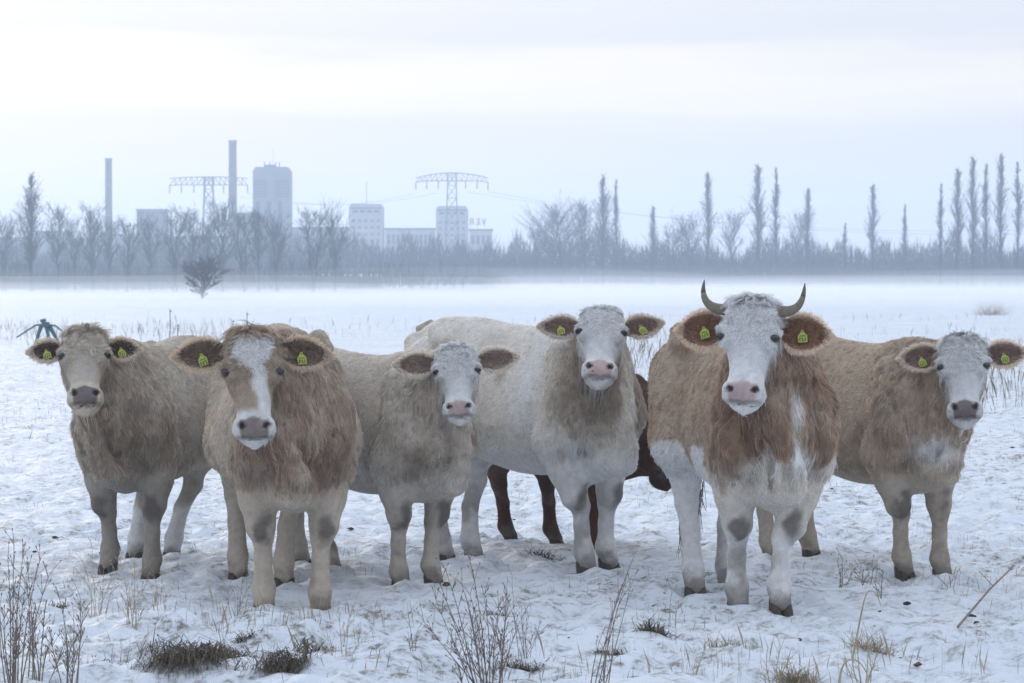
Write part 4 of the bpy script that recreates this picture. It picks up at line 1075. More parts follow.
def chimney(pxc, top, wpx, label):
    r = building('chimney', label, 'chimney', pxc); H = ZB(top) + .3; w_ = wpx * K / 2
    mb = MB(); n = 9; mb.tube([(0, 0, H * i / n) for i in range(n + 1)], [w_ * (1.16 - .20 * i / n) for i in range(n + 1)], 16); mb.build('shaft', M_BRICK, r)
    mb = MB(); mb.tube([(0, 0, H - .2), (0, 0, H + .35)], [w_ * 1.08, w_ * 1.08], 16); mb.build('rim', M_CONC, r)
    for f in (.55, .8):
        mb = MB(); mb.tube([(0, 0, H * f), (0, 0, H * f + .3)], [w_ * 1.12, w_ * 1.12], 16); mb.build('band', M_STEEL, r)
chimney(109, 160, 7.0, 'left and shorter of the two tall factory chimneys')
chimney(233, 142, 8.0, 'right and taller of the two tall factory chimneys')

r_ = building('tower_block', 'tallest tower of the works with chamfered roof and dark louvre band', 'tower', 271.5)
H_ = ZB(167) + .3; w_ = 37 * K
block(r_, 'wall', -w_ / 2, w_ / 2, H_, 7.5, M_CONC, chamfer=.9)
for sx_ in (-1, 1):
    mb = MB(); a_, b_ = (.12, .47) if sx_ > 0 else (-.47, -.12)
    mb.box((a_ * w_, -.15, ZB(196)), (b_ * w_, .05, ZB(179))); lv_ = mb.build('louvre_panel', M_BRICK, r_)
    for q in range(5):
        mb = MB(); zz = ZB(195) + (ZB(180) - ZB(195)) * q / 5; mb.box((a_ * w_ + .1, -.24, zz), (b_ * w_ - .1, -.151, zz + .3)); mb.build('louvre', M_STEEL, lv_)
for q in range(3):
    mb = MB(); mb.box((-.42 * w_ + q * .30 * w_, -.10, ZB(262)), (-.42 * w_ + q * .30 * w_ + .9, .05, ZB(200))); mb.build('window_strip', M_PANE, r_)
mb = MB(); mb.box((-1.8, 2, H_ - .1), (.6, 5, H_ + .55)); mb.build('roof_housing', M_STEEL, r_)
for q in (-1.6, -.4, .9, 1.7):
    mb = MB(); mb.tube([(q, 1.2, H_ - .1), (q, 1.2, H_ + 1.2)], .12, 6); mb.build('vent_pipe', M_STEEL, r_)
mb = MB(); mb.tube([(.2, 3, H_), (.2, 3, H_ + 4)], .035, 5); mb.build('mast', M_STEEL, r_)

def mid_tower(pxc, wpx, top, label, mast=None):
    r = building('tower_block', label, 'tower', pxc); H = ZB(top) + .3; w = wpx * K
    block(r, 'wall', -w / 2, w / 2, H, 7, M_CONCL, chamfer=.7)
    windows(r, 4, 1, -w * .42, w * .42, ZB(top + 8), ZB(top + 4), .7, .6, M_DULLPANE)
    windows(r, 5, 4, -w * .46, w * .46, ZB(243), ZB(top + 12), .5, .4, M_CONC)
    mb = MB(); mb.box((-w * .46, -.1, H - 1.1), (w * .46, -.001, H - .75)); mb.build('parapet_band', M_STEEL, r)
    if mast:
        mb = MB(); mb.tube([(0, 3, H - .2), (0, 3, ZB(mast))], .07, 5); mb.build('mast', M_STEEL, r)
mid_tower(366, 34, 204, 'pale tower with a thin roof mast, left of the two pale towers', 180)
mid_tower(452, 32, 206, 'pale tower behind the right pylon, with rooftop letters beside it')
def low_block(px0, px1, top, label, m=M_CONC, Y=YB, depth=9, cols=0, rows=2, snow=False, name='factory_hall', winm=None):
    pc = (px0 + px1) / 2; r = building(name, label, 'building', pc, Y); w = (px1 - px0) / FPX * Y; H = ZB(top, Y) + .3
    block(r, 'wall', -w / 2, w / 2, H - .4, depth, m)
    block(r, 'roof', -w / 2 - .2, w / 2 + .2, H, depth + .4, M_SNOWROOF if snow else M_STEEL, bot=H - .4, y0=-.2)
    if cols: windows(r, cols, rows, -w * .47, w * .47, H * .42, H - .8, .62, .6, winm or M_DULLPANE)
low_block(385, 434, 228, 'long flat-roofed hall between the two pale towers', M_CONCL, cols=10, rows=2)
low_block(469.5, 492, 229, 'short hall end with rooftop letters right of the pale tower', M_CONCL, cols=4, rows=2)
low_block(291, 348, 227, 'dark hall between tallest tower and pale tower', M_CONC, cols=9, rows=2)
low_block(236, 252, 213, 'stepped annex against the left side of the tallest tower', M_CONC, cols=2, rows=4)
low_block(137, 164, 209, 'dark square block between the two chimneys', M_BRICK, cols=5, rows=5)
low_block(114.5, 135, 234, 'low dark hall right of the left chimney', M_CONC, cols=4, rows=2)
low_block(166, 227, 236, 'long low hall left of the right chimney', M_CONC, cols=10, rows=2)
low_block(36, 66, 231, 'low flat hall below the pointed tree', M_CONC, cols=6, rows=2)
low_block(91, 103.5, 232, 'narrow hall just left of the left chimney', M_CONC, cols=3, rows=2)
low_block(-20, 34, 237, 'low hall at the left picture edge behind the trees', M_CONC, cols=8, rows=2)
low_block(67.5, 89.5, 238, 'low grey hall behind the slim trees', M_CONC, cols=4, rows=2)
low_block(284, 378, 274, 'low shed with snow-covered roof behind the left trees', M_BRICK, Y=380, depth=8, cols=12, rows=1, snow=True, name='shed')
low_block(8, 60, 281, 'snow-roofed low shed behind the pointed tree', M_BRICK, Y=370, depth=6, cols=6, rows=1, snow=True, name='shed')
# rooftop letters, seen from behind so that they read mirrored
r_ = empty('rooftop_sign', (XB(477.5), YB + 3, ZB(229) - .02)); props(r_, 'red rooftop letters seen mirrored from behind, right of pale tower', 'sign')
mb = MB(); zb_, zt_ = 1.1, 2.35
for q in (-1.6, 0, 1.6): mb.tube([(q, .2, 0), (q, .2, zt_)], .035, 4)
mb.tube([(-1.9, .2, zb_), (1.9, .2, zb_)], .03, 4); mb.build('frame', M_STEEL, r_)
def letter(strokes, ox):
    mb = MB()
    for (a, b) in strokes: mb.tube([(ox + a[0], 0, zb_ + a[1]), (ox + b[0], 0, zb_ + b[1])], .11, 4)
    mb.build('letter', M_SIGN, r_)
h2 = zt_ - zb_
letter([((.45, 0), (.45, h2)), ((.45, h2), (-.2, h2)), ((-.2, h2), (-.2, h2 * .5)), ((-.2, h2 * .5), (.45, h2 * .5)), ((.1, h2 * .5), (-.3, 0))], -1.45)   # R mirrored
letter([((.35, 0), (.35, h2)), ((.35, h2), (-.35, h2)), ((.35, h2 * .5), (-.25, h2 * .5)), ((.35, 0), (-.35, 0))], .0)                                          # E mirrored
letter([((0, 0), (.4, h2)), ((0, 0), (-.4, h2))], 1.4)                                                                                                   # V

# ------------------------------------------------------------------ pylons and cables
YP = 560.0
def pylon(pxc, top, half_px, label, drop):
    kp = YP / FPX; r = empty('pylon', (XB(pxc, YP), YP, -.3)); props(r, label, 'pylon', 'power pylons')
    H = ZB(top, YP) + .3; hw = half_px * kp; za = ZB(top + 8, YP) + .3
    mb = MB(); b0, b1 = 1.5, .75; n = 9
    for sx in (-1, 1):
        for sy in (-1, 1): mb.tube([(sx * b0, sy * b0, 0), (sx * b1, sy * b1, H)], .09, 4)
    for i in range(n):
        z0, z1 = H * i / n, H * (i + 1) / n; w0, w1 = b0 + (b1 - b0) * i / n, b0 + (b1 - b0) * (i + 1) / n
        for sy in (-1, 1):
            mb.tube([(-w0, sy * w0, z0), (w1, sy * w1, z1)], .05, 3); mb.tube([(w0, sy * w0, z0), (-w1, sy * w1, z1)], .05, 3); mb.tube([(-w1, sy * w1, z1), (w1, sy * w1, z1)], .05, 3)
        for sx in (-1, 1): mb.tube([(sx * w0, -w0, z0), (sx * w1, w1, z1)], .05, 3)
    mb.build('mast', M_STEEL, r)
    for sg in (-1, 1):
        mb = MB(); m_ = 7; up = []; lo = []
        for i in range(m_ + 1):
            f = i / m_; up.append((sg * hw * f, 0, H - drop * f ** 2 * 1.1)); lo.append((sg * hw * f, 0, za - drop * max(0, f - .75) * 1.2))
        for sy in (-.5, .5):
            mb.tube([(a[0], sy * (1 - .6 * i / m_), a[2]) for i, a in enumerate(up)], .07, 4); mb.tube([(a[0], sy * (1 - .6 * i / m_), a[2]) for i, a in enumerate(lo)], .07, 4)
            for i in range(m_):
                mb.tube([(up[i][0], sy, up[i][2]), (lo[i + 1][0], sy, lo[i + 1][2])], .04, 3); mb.tube([(lo[i][0], sy, lo[i][2]), (up[i][0], sy, up[i][2])], .04, 3)
        mb.build('crossarm', M_STEEL, r)
        for f in (.38, .70, 1.0):
            mb = MB(); x = sg * hw * f; zt = za - drop * max(0, f - .75) * 1.2
            mb.tube([(x, 0, zt), (x, 0, zt - 1.5)], [.10, .13], 6); mb.build('insulator', M_STEEL, r)
    return r, za, hw
p1_, z1_, w1_ = pylon(209, 177, 39, 'left power pylon with wide crossarm between chimneys', .3)
p2_, z2_, w2_ = pylon(452, 173, 36, 'right power pylon with wide crossarm before the pale tower', .9)
def cable(a, b, sag, label):
    a, b = np.array(a), np.array(b); mb = MB(); n = 14
    mb.tube([a + (b - a) * i / n - np.array([0, 0, sag * 4 * (i / n) * (1 - i / n)]) for i in range(n + 1)], .022, 4)
    o = mb.build('power_cable', M_STEEL); props(o, label, 'cable', 'overhead power cables')
for f_, nm_ in ((.38, 'inner'), (1.0, 'outer')):
    cable((p1_.location.x + w1_ * f_, YP, z1_ - 2.0), (p2_.location.x - w2_ * f_, YP, z2_ - 2.6), 2.2, nm_ + ' power cable sagging between the two pylons')
for zf_, nm_ in ((0, 'upper'), (1.4, 'lower')):
    cable((p2_.location.x + w2_ * (1 if zf_ else .4), YP, z2_ - 2.4), (XB(1080, 520), 520, ZB(228 + zf_ * 3, 520)), 3.0, nm_ + ' thin power cable running behind the right-hand poplars')

# ------------------------------------------------------------------ air
def air_mat(name, dens, col, aniso):
    m = bpy.data.materials.new(name); m.use_nodes = True; t = m.node_tree
    for n in list(t.nodes): t.nodes.remove(n)
    out = t.nodes.new('ShaderNodeOutputMaterial'); v = t.nodes.new('ShaderNodeVolumePrincipled')
    v.inputs['Density'].default_value = dens; v.inputs['Color'].default_value = (*col, 1); v.inputs['Anisotropy'].default_value = aniso
    t.links.new(v.outputs[0], out.inputs['Volume']); return m
def volume_box(name, lo, hi, dens, col, aniso, label, cat):
    mb = MB(); mb.box(lo, hi); o = mb.build(name, air_mat(name + '_air', dens, col, aniso))
    props(o, label, cat, kind='stuff'); return o
volume_box('haze', (-1560, -1560, -2.5), (1560, 1560, 39), .0011, (.68, .82, 1.0), .5, 'pale blue winter haze over the whole field', 'haze')
def mist_layer(near, full, top, wave, dens, seed, label):
    """closed body of mist lying on the field: thin at its near edge, uneven on top, ending short of the trees"""
    an = np.linspace(-1.3, 1.3, 261); an = np.sign(an) * np.abs(an) ** 2; ts = np.linspace(0, 1, 46); nx, ny = len(an), len(ts)
    A, T = np.meshgrid(an, ts); A = A.ravel(); T = T.ravel()
    far = 286 + 122 * sst(-.012, .006, A); Y = near + (far - near) * T; X = A * Y
    ramp = sst(near, full, Y) * sst(1.69, 1.2, np.abs(A))
    Zt = -.6 + (top + .6 + wave * n2(X, Y, 34, 90 + seed, 3)) * ramp
    V = np.vstack([np.c_[X, Y, Zt], np.c_[X, Y, np.full_like(X, -1.4 - .05 * seed)]]); o = nx * ny
    i = (np.arange(ny - 1)[:, None] * nx + np.arange(nx - 1)[None]).ravel()
    F = [np.stack([i, i + 1, i + nx + 1, i + nx], 1), np.stack([i + o, i + nx + o, i + nx + 1 + o, i + 1 + o], 1)]
    j = np.arange(nx - 1); F += [np.stack([j, j + o, j + 1 + o, j + 1], 1), np.stack([j + (ny - 1) * nx, j + 1 + (ny - 1) * nx, j + 1 + (ny - 1) * nx + o, j + (ny - 1) * nx + o], 1)]
    k = np.arange(ny - 1) * nx; F += [np.stack([k, k + nx, k + nx + o, k + o], 1), np.stack([k + nx - 1, k + nx - 1 + o, k + 2 * nx - 1 + o, k + 2 * nx - 1], 1)]
    ob = link('ground_mist', mesh_np('ground_mist', V, np.vstack(F), False)); ob.data.materials.append(air_mat('mist_air', dens, (.99, .985, .99), .4))
    props(ob, label, 'mist', kind='stuff')
mist_layer(80, 190, .40, .30, .0070, 1, 'thick low body of white ground mist on the far field')
mist_layer(75, 220, .85, .50, .0042, 2, 'second veil of white ground mist on the far field')
mist_layer(72, 250, 1.4, .7, .0024, 3, 'third thinner veil of white ground mist on the far field')
mist_layer(70, 280, 2.1, 1.0, .0014, 4, 'thin upper veil of white ground mist reaching up the tree bases')
print('BACK', round(time.time() - T0, 1))
# ------------------------------------------------------------------ things in the field
M_STEM = mat('dead_stem', (.20, .165, .14), .85, var=.3, vscale=20)
M_STEMR = mat('reddish_stem', (.19, .145, .125), .85, var=.3, vscale=20)
M_STRAW = mat('straw', (.38, .31, .215), .8, var=.25, vscale=20)
M_GRASS = mat('winter_grass', (.24, .205, .15), .85, var=.45, vscale=14)
M_FROST = mat('frosted_grass', (.42, .40, .40), .85, var=.35, vscale=3)
M_EARTH = mat('damp_earth', (.055, .042, .032), .9, var=.4, vscale=30, bump=.8, bscale=60)
M_DUNG = mat('dead_leaf', (.11, .065, .04), .8, var=.3, vscale=30)
M_TEAL = mat('teal_paint', (.045, .12, .14), .55, var=.25, vscale=8)
M_POST = mat('weathered_post', (.12, .105, .09), .9, var=.3, vscale=10)
rf = random.Random(77)
def gpos(px, py):
    g = ground_at(px, py)
    for _ in range(2): g = ground_at(px, py, gz(g[0], g[1]))
    return g
def weed(px, py, stems, label, m=None, r=.0028, twigs=5, name='dead_weed', heads=True, group=None):
    """stems: (base dx px, tip px, tip py) in the picture plane at the plant's own distance"""
    g = gpos(px, py); root = empty(name, tuple(g)); props(root, label, 'weed' if name == 'dead_weed' else 'grass', group)
    r *= .72; twigs = int(twigs * 1.5); stems = list(stems) + [(dx + rf.uniform(-6, 6), tx + rf.uniform(-16, 16), ty + rf.uniform(5, 40)) for dx, tx, ty in stems]
    for (dx, tx, ty) in stems:
        b = np.array([dx * g[1] / FPX, rf.uniform(-.03, .03), -.02]); tip = at(tx, ty, g[1] + rf.uniform(-.08, .08)) - g
        mid = (b + tip) / 2 + np.array([rf.uniform(-.03, .03), rf.uniform(-.03, .03), .02])
        pts = bez(b, mid, tip, 7); mb = MB(); mb.tube(pts, [r * (1 - .6 * i / 6) for i in range(7)], 4)
        for k in range(twigs):
            i = rf.randint(2, 6); o = pts[i]; ln = rf.uniform(.025, .075)
            d = nrmz((tip - b) / np.linalg.norm(tip - b) + np.array([rf.uniform(-.9, .9), rf.uniform(-.6, .6), rf.uniform(-.1, .5)]))
            e = o + d * ln; mb.tube([o, (o + e) / 2 + np.array([0, 0, .004]), e], [r * .5, r * .42, r * .3], 3)
            if heads: mb.tube([e - d * .004, e + d * .003, e + d * .009], [.0010, r * .95, .0006], 4)
        mb.build('stem', m or M_STEM, root)
    return root
weed(487, 690, [(-12, 446, 571), (-8, 436, 600), (-5, 462, 585), (0, 470, 560), (2, 484, 596), (6, 500, 612), (-2, 478, 632), (12, 507, 590), (8, 516, 630), (3, 455, 622), (-14, 451, 640)], 'large bunch of thin dark dead stems at bottom centre', M_STEMR, .0035, 8)
weed(523, 660, [(-3, 512, 575), (2, 521, 600), (5, 531, 610), (0, 538, 630)], 'small wispy weed right of the large stem bunch', M_STEM, .002, 5)
weed(598, 692, [(-6, 634, 556), (4, 630, 588), (-8, 600, 640), (8, 612, 600)], 'two long bare stems leaning right below the tall cream cow', M_STEMR, .0032, 3)
weed(14, 688, [(-4, 8, 560), (0, 14, 545), (4, 25, 590), (6, 40, 560), (-6, -2, 600), (2, 18, 620)], 'tall dark dead weed at the left picture edge', M_STEM, .004, 9)
weed(35, 684, [(-3, 28, 572), (3, 46, 600), (0, 36, 615), (6, 52, 640)], 'dark twiggy weed second from the left edge', M_STEM, .0038, 8)
weed(70, 690, [(-4, 60, 600), (2, 74, 622), (5, 80, 596), (0, 68, 640)], 'dark twiggy weed third from the left edge', M_STEM, .0035, 9)
weed(100, 616, [(-3, 92, 548), (0, 104, 560), (4, 116, 575), (-5, 84, 580)], 'pale wispy weed in front of the leftmost cow', M_STRAW, .0024, 5)
weed(132, 628, [(-3, 120, 560), (0, 134, 556), (4, 146, 585), (2, 128, 590)], 'pale straw weed under the leftmost cow’s front hoof'.replace('’', "'"), M_STRAW, .0026, 6)
weed(160, 612, [(-2, 150, 566), (2, 165, 574), (3, 172, 590)], 'short pale weed right of the leftmost cow', M_STRAW, .0022, 4)
weed(236, 622, [(-2, 228, 590), (2, 244, 566), (0, 240, 600)], 'thin dark weed left of the blazed cow hooves', M_STEM, .0022, 4)
weed(345, 668, [(-2, 338, 600), (2, 352, 608), (4, 362, 640)], 'thin pale weed right of the blazed cow hooves', M_STRAW, .0022, 4)
weed(415, 655, [(-2, 408, 615), (2, 422, 622)], 'tiny weed left of the large stem bunch', M_STEM, .0022, 3)
weed(775, 686, [(-3, 768, 648), (2, 784, 640), (4, 794, 655)], 'low broken straw at bottom right of centre', M_STRAW, .0032, 3, heads=False)
weed(862, 684, [(-3, 852, 646), (2, 866, 630), (4, 878, 648), (0, 858, 640)], 'dried straw clump at the bottom right', M_STRAW, .0034, 4, heads=False)
weed(880, 598, [(-1, 872, 576), (2, 884, 570)], 'short dark stubs before the rightmost cow', M_STEM, .0035, 3)
weed(842, 584, [(-2, 838, 566), (1, 843, 560), (4, 851, 572)], 'short dark stub left of the rightmost cow hooves', M_STEM, .0035, 3)
weed(866, 586, [(-1, 862, 568), (3, 872, 566)], 'short dark stubs close to the rightmost cow hooves', M_STEM, .0032, 3)
weed(950, 592, [(-1, 946, 568), (2, 954, 574)], 'thin weed right of the rightmost cow hooves', M_STEM, .0026, 3)
weed(672, 634, [(-1, 672, 590), (2, 676, 606)], 'single upright straw left of the horned cow hooves', M_STEM, .0022, 2)
def bent_reed(px, py, via, label):
    g = gpos(px, py); pts = [np.zeros(3)] + [at(a, b, g[1]) - g for a, b in via]; pts = np.array(pts)
    for _ in range(2):
        q = [pts[0]]
        for i in range(len(pts) - 1): q += [pts[i] * .75 + pts[i + 1] * .25, pts[i] * .25 + pts[i + 1] * .75]
        pts = np.array(q + [pts[-1]])
    mb = MB(); mb.tube(pts, [.0045 * (1 - .7 * i / len(pts)) for i in range(len(pts))], 4); o = mb.build('bent_reed', M_STRAW); o.location = tuple(g)
    props(o, label, 'reed')
bent_reed(851, 668, [(856, 640), (864, 600), (868, 590), (876, 592), (881, 606)], 'tall straw-coloured reed bent over at its tip, lower right')
bent_reed(838, 690, [(842, 664), (852, 658), (862, 664), (868, 676)], 'low bent reed at the bottom right edge of the snow')
# fallen twig
g_ = gpos(958, 629); e_ = gpos(1014, 585) + np.array([0, 0, .10]); mb = MB()
mb.tube([g_ + np.array([0, 0, .01]), g_ * .5 + e_ * .5 + np.array([.01, 0, .03]), e_], [.0065, .0055, .003], 5)
mb.tube([g_ * .45 + e_ * .55 + np.array([.01, 0, .03]), g_ * .3 + e_ * .7 + np.array([-.10, 0, .06])], [.0035, .0015], 4)
props(mb.build('fallen_twig', M_STEM), 'long dark twig lying slanted on the snow at right', 'twig')
# dirt clods
clod = None
for (px, py, s_, lb) in [(30, 523, 5, 'small dirt clod left of the leftmost cow hooves'), (55, 538, 6, 'dark dirt clod lying left of the leftmost cow'), (63, 533, 7, 'upright dark dirt clod beside another left of leftmost cow'),
        (101, 553, 4, 'tiny clod by the leftmost cow front hoof'), (446, 585, 8, 'reddish-brown clod at the front hoof of the small grey cow'), (652, 596, 6, 'brown clod under the gap between cream and horned cow'),
        (664, 594, 4, 'tiny brown clod left of the horned cow hind hoof'), (800, 640, 5, 'brown clod below the horned cow front hooves'), (768, 634, 4, 'tiny clod between horned cow hooves and dry straw'),
        (907, 604, 7, 'dark clod below the rightmost cow front hooves'), (893, 605, 5, 'small clod left of a larger one below the rightmost cow'), (972, 617, 8, 'dark clod beside the fallen twig'),
        (977, 624, 7, 'flat clod just below the one by the fallen twig'), (832, 657, 5, 'clod left of the bent reed'), (918, 665, 8, 'grey-brown clod at the bottom right'), (667, 630, 9, 'rough dark clod left of the horned cow front hooves'),
        (758, 580, 6, 'dark clod between the horned cow front legs'), (880, 612, 4, 'tiny clod near the short dark stubs'), (35, 552, 4, 'small clod near the left picture edge'), (655, 663, 10, 'dark earth lump beside a snow mound at bottom centre'), (372, 594, 4, 'tiny clod between blazed cow and small grey cow')]:
    rr = random.Random(px * 3 + py); g = gpos(px, py); sc_ = s_ * g[1] / FPX * .5
    mb = MB(); V = []; F = []
    nu, nv = 8, 5
    for i in range(nv + 1):
        for j in range(nu):
            a, b = math.pi * i / nv, 2 * math.pi * j / nu; k = sc_ * (1 + rr.uniform(-.4, .35))
            V.append((k * math.sin(a) * math.cos(b) * 1.2, k * math.sin(a) * math.sin(b), k * math.cos(a) * .5))
    for i in range(nv):
        for j in range(nu): F.append((i * nu + j, (i + 1) * nu + j, (i + 1) * nu + (j + 1) % nu, i * nu + (j + 1) % nu))
    mb.add(V, F); o = mb.build('dirt_clod', M_DUNG if 'brown' in lb else M_EARTH); o.location = (g[0], g[1], g[2] + sc_ * .2); o.rotation_euler.z = rr.uniform(0, 6)
    props(o, lb, 'clod', 'dirt clods on the snow')
# tussocks of old grass under the snow edge
M_TUSS = mat('matted_grass', (.115, .092, .064), .9, var=.8, vscale=60)
def tussock(px, py, w_px, h_px, n, label, m=None, lean=-.8, name='grass_tussock', cat='tussock', tall=1.0, hang=False):
    g = gpos(px, py); k = g[1] / FPX; rng = np.random.default_rng(px + py); mb = MB()
    BX, BY = rng.normal(0, .27, n) * w_px * k, rng.normal(0, .10, n) * w_px * k
    BZ = ground_z(g[0] + BX, g[1] + BY) - g[2]
    for i in range(n):
        bx, by = BX[i], BY[i]; ln = h_px * k * rng.uniform(.5, 1.25) * tall
        if hang and i % 4:
            z0 = BZ[i] + h_px * k * rng.uniform(-.05, .48); by += .02 * (z0 / (h_px * k)); d = nrmz([rng.normal(0, .55), rng.uniform(-1.2, -.3), rng.uniform(-.5, .5)]); dn = -1.3
        else:
            a = rng.normal(0, .9); z0 = BZ[i] - .01; d = nrmz([math.sin(a) * .8 + bx / (w_px * k) * .6, rng.uniform(-.9, .2), rng.uniform(.1, 1.0)]); dn = lean
        b = np.array([bx, by, z0]); mid = b + d * ln * .5; tip = mid + nrmz(d + np.array([rng.normal(0, .35), dn * .3, dn])) * ln * .6
        wv = np.array([rng.uniform(.6, 1), rng.uniform(-.4, .4), 0]) * rng.uniform(.0014, .0030)
        t_ = np.array([0, .0012, .0])
        mb.add([b - wv, b + wv, b + t_, mid - wv * .8, mid + wv * .8, mid + t_, tip], [(0, 1, 4, 3), (1, 2, 5, 4), (2, 0, 3, 5), (3, 4, 6), (4, 5, 6), (5, 3, 6)])
    o = mb.build(name, m or M_TUSS); o.location = tuple(g); props(o, label, cat, 'grass tussocks poking from the snow')
tussock(188, 671, 66, 42, 950, 'large dark grass tussock under a snow mound at lower left', hang=True)
tussock(224, 661, 44, 36, 520, 'dark grass tussock right of the large one at lower left', hang=True)
tussock(283, 665, 44, 30, 460, 'straw-streaked grass tussock below the blazed cow', hang=True)
tussock(322, 659, 46, 26, 360, 'grass tussock below the right hoof of the blazed cow', hang=True)
tussock(246, 640, 18, 16, 120, 'small dark grass tuft between two larger tussocks')
tussock(120, 668, 40, 10, 120, 'low dark grass patch at lower left')
tussock(55, 610, 26, 16, 110, 'grass tuft under snow near the left weeds')
tussock(505, 618, 34, 16, 180, 'grass tuft behind the large stem bunch')
tussock(520, 668, 40, 20, 200, 'grass tuft at the foot of the large stem bunch')
tussock(655, 655, 26, 26, 180, 'dark grass tuft in a snow mound right of bottom centre')
tussock(612, 660, 30, 14, 120, 'low grass tuft below the leaning stems')
tussock(725, 640, 38, 24, 240, 'dry grass tuft below the horned cow', M_STRAW, -.2)
tussock(795, 672, 40, 26, 200, 'pale straw tuft at the bottom right of centre', M_STRAW, -.2)
tussock(868, 668, 40, 24, 160, 'pale straw tuft at the foot of the bent reed', M_STRAW, -.2)
tussock(545, 560, 30, 14, 110, 'greenish grass tuft between the cream cow legs', None, -.3)
tussock(992, 315, 30, 15, 420, 'hummock of dead reeds far out at right', M_STRAW, .1, cat='reeds', tall=1.1)
# scattered thin grass, uncountable
def scatter_grass():
    rng = np.random.default_rng(9); V = []; F = []; o = 0
    def blades(px, Y, hmin, hmax, wd):
        X = (px - 512) / FPX * Y; Z = ground_z(X, Y); n = len(X); a = rng.uniform(0, 6.28, n); h = rng.uniform(hmin, hmax, n); ln = rng.uniform(0, .35, n)
        ux, uy = np.cos(a), np.sin(a); w_ = rng.uniform(.5, 1, n) * wd
        P = np.empty((n, 6, 3))
        lx, ly = np.cos(a + 1.2) * ln * h, np.sin(a + 1.2) * ln * h
        for k, (f, wf) in enumerate(((0, 1), (.55, .75))):
            cx, cy_, cz = X + lx * f * .5, Y + ly * f * .5, Z - .01 + h * f
            P[:, 2 * k] = np.c_[cx - ux * w_ * wf, cy_ - uy * w_ * wf, cz]; P[:, 2 * k + 1] = np.c_[cx + ux * w_ * wf, cy_ + uy * w_ * wf, cz]
        P[:, 4] = np.c_[X + lx, Y + ly, Z + h]; P[:, 5] = np.c_[X + uy * w_ , Y - ux * w_, Z - .01]
        return P
    sets = []; far = []; straw = []
    n = 1900; px = rng.uniform(-60, 1090, n); Y = 11.2 * (13.4 / 11.2) ** rng.random(n); X = (px - 512) / FPX * Y
    keep = n2(X, Y, .5, 91, 3) + .25 * (px < 380) > rng.uniform(.05, .7, n); straw.append((px[keep], Y[keep], .02, .13, .0007))
    n = 15000; px = rng.uniform(-60, 1090, n); Y = 11.0 * (26 / 11.0) ** rng.random(n); X = (px - 512) / FPX * Y
    keep = n2(X, Y, .9, 51, 3) + .35 * n2(X, Y, .22, 53, 2) > rng.uniform(.05, .6, n); sets.append((px[keep], Y[keep], .015, .07, .0014))
    n = 5200; px = rng.uniform(-40, 1070, n); Y = rng.uniform(26, 62, n); X = (px - 512) / FPX * Y
    keep = n2(X, Y, 3.0, 55, 3) > rng.uniform(-.1, .5, n); sets.append((px[keep], Y[keep], .03, .15, .003))
    n = 700; px = np.concatenate([rng.uniform(-40, 65, n // 2), rng.uniform(120, 262, n // 2)]); Y = rng.uniform(66, 92, len(px)); far.append((px, Y, .06, .40, .0035))
    n = 300; px = rng.uniform(975, 1070, n); Y = rng.uniform(33, 60, n); sets.append((px, Y, .08, .42, .0035))
    n = 160; px = rng.uniform(628, 668, n); Y = rng.uniform(36, 80, n); sets.append((px, Y, .08, .42, .0035))
    n = 1600; px = rng.uniform(-40, 1070, n); Y = rng.uniform(60, 110, n); X = (px - 512) / FPX * Y
    keep = n2(X, Y, 7, 57, 3) > rng.uniform(-.1, .5, n); sets.append((px[keep], Y[keep], .08, .35, .004))
    for group_, nm, m_, lb in ((straw, 'straw_wisps', M_STRAW, 'thin pale straw wisps standing in the foreground snow'), (sets, 'dead_grass', M_GRASS, 'thin dead grass blades poking through the snow all over the field'), (far, 'frosted_grass', M_FROST, 'strip of frosted tall grass far out behind the left cows')):
        V = []; F = []; o = 0
        for st in group_:
            P = blades(*st); n = len(P); i = np.arange(n)[:, None] * 6 + o; V.append(P.reshape(-1, 3)); o += 6 * n
            for f in ((0, 1, 3), (0, 3, 2), (2, 3, 4), (5, 0, 2), (1, 5, 3), (5, 2, 4), (3, 5, 4)): F.append(i + np.array(f))
        ob = link(nm, mesh_np(nm, np.vstack(V), np.vstack(F), False), None, m_)
        props(ob, lb, 'grass', kind='stuff')
scatter_grass()
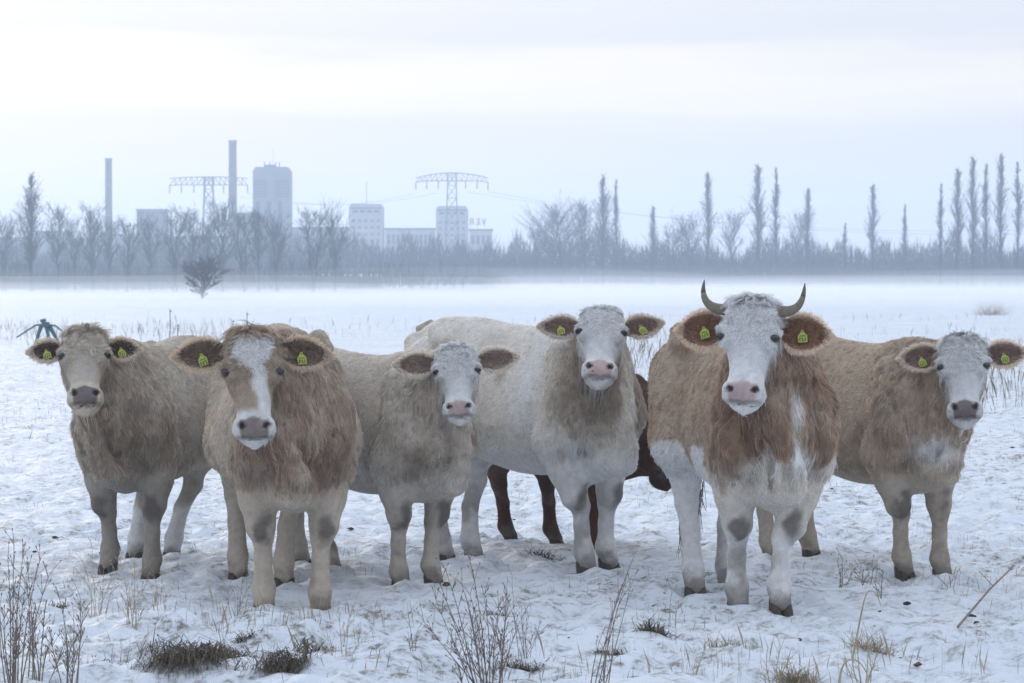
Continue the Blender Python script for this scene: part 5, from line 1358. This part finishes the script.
# tiny dark bits of leaf, dung and earth trodden into the snow
def litter():
    rng = np.random.default_rng(31); n = 480; px = rng.uniform(-40, 1065, n); Y = 11.4 * (34 / 11.4) ** rng.random(n); X = (px - 512) / FPX * Y
    keep = n2(X, Y, .8, 81, 3) > rng.uniform(-.35, .5, n); X, Y = X[keep], Y[keep]; n = len(X); Z = ground_z(X, Y)
    r = rng.uniform(.003, .011, n) * (1 + (Y > 18)); V = np.empty((n, 5, 3))
    for k in range(4):
        a = 1.5708 * k + rng.uniform(-.5, .5, n); q = r * rng.uniform(.6, 1.5, n); V[:, k] = np.c_[X + np.cos(a) * q * 1.3, Y + np.sin(a) * q, Z - .002]
    V[:, 4] = np.c_[X, Y, Z + r * rng.uniform(.2, .6, n)]
    i = np.arange(n)[:, None] * 5; F = np.concatenate([i + np.array(f) for f in ((0, 1, 4), (1, 2, 4), (2, 3, 4), (3, 0, 4), (0, 2, 1), (0, 3, 2))])
    props(link('trodden_litter', mesh_np('trodden_litter', V.reshape(-1, 3), F, False), None, M_EARTH), 'tiny dark bits of earth and leaf trodden into the snow', 'litter', kind='stuff')
litter()
# teal metal implement and fence stakes far out at left
g_ = gpos(45, 347); k_ = g_[1] / FPX
r_ = empty('farm_implement', tuple(g_)); props(r_, 'teal metal farm implement with splayed arms standing behind the leftmost cow', 'implement')
def PX(px, py, dy=0): p = at(px, py, g_[1]) - g_; return (p[0], dy, p[2])
mb = MB(); mb.box((PX(41, 0)[0], -.09, PX(0, 327)[2]), (PX(48, 0)[0], .09, PX(0, 322)[2])); mb.tube([PX(40.5, 321), PX(46, 320)], .035, 8); mb.build('gear_head', M_TEAL, r_)
mb = MB(); mb.tube([PX(43, 319), PX(44, 327)], .04, 8); mb.build('shaft', M_TEAL, r_)
for tip_, jn_ in (((19, 337), (36, 325)), ((67, 333), (55, 325.5))):
    mb = MB(); mb.tube([PX(*tip_, -.3), PX(*jn_), PX(44.5, 325)], [.018, .022, .03], 6); mb.build('arm', M_TEAL, r_)
for (a_, b_, dy_) in (((41, 326), (36, 347), -.2), ((47, 326), (51, 347), -.2), ((46, 326), (48, 345), .35), ((50, 327), (59, 346), .2)):
    mb = MB(); mb.tube([PX(*a_), PX(*b_, dy_)], [.05, .03], 6); mb.build('leg', M_TEAL, r_)
for px, top, base, lb in [(170, 309, 338, 'tallest thin fence stake left of the blazed cow'), (177.5, 324, 339, 'short fence stake beside the tallest one'), (233, 320, 336, 'thin fence stake above the blazed cow left ear'), (247, 312, 336, 'thin fence stake just above the blazed cow forelock')]:
    g = gpos(px, base); h = at(px, top, g[1])[2] - g[2]; mb = MB(); mb.tube([(0, 0, -.1), (.005, 0, h * .5), (0, 0, h)], .011, 6)
    mb.tube([(-.004, 0, h * .93), (.045, 0, h * .90)], .012, 5); o = mb.build('fence_stake', M_POST); o.location = tuple(g); props(o, lb, 'stake', 'fence stakes out in the field')
print('DONE', round(time.time() - T0, 1))
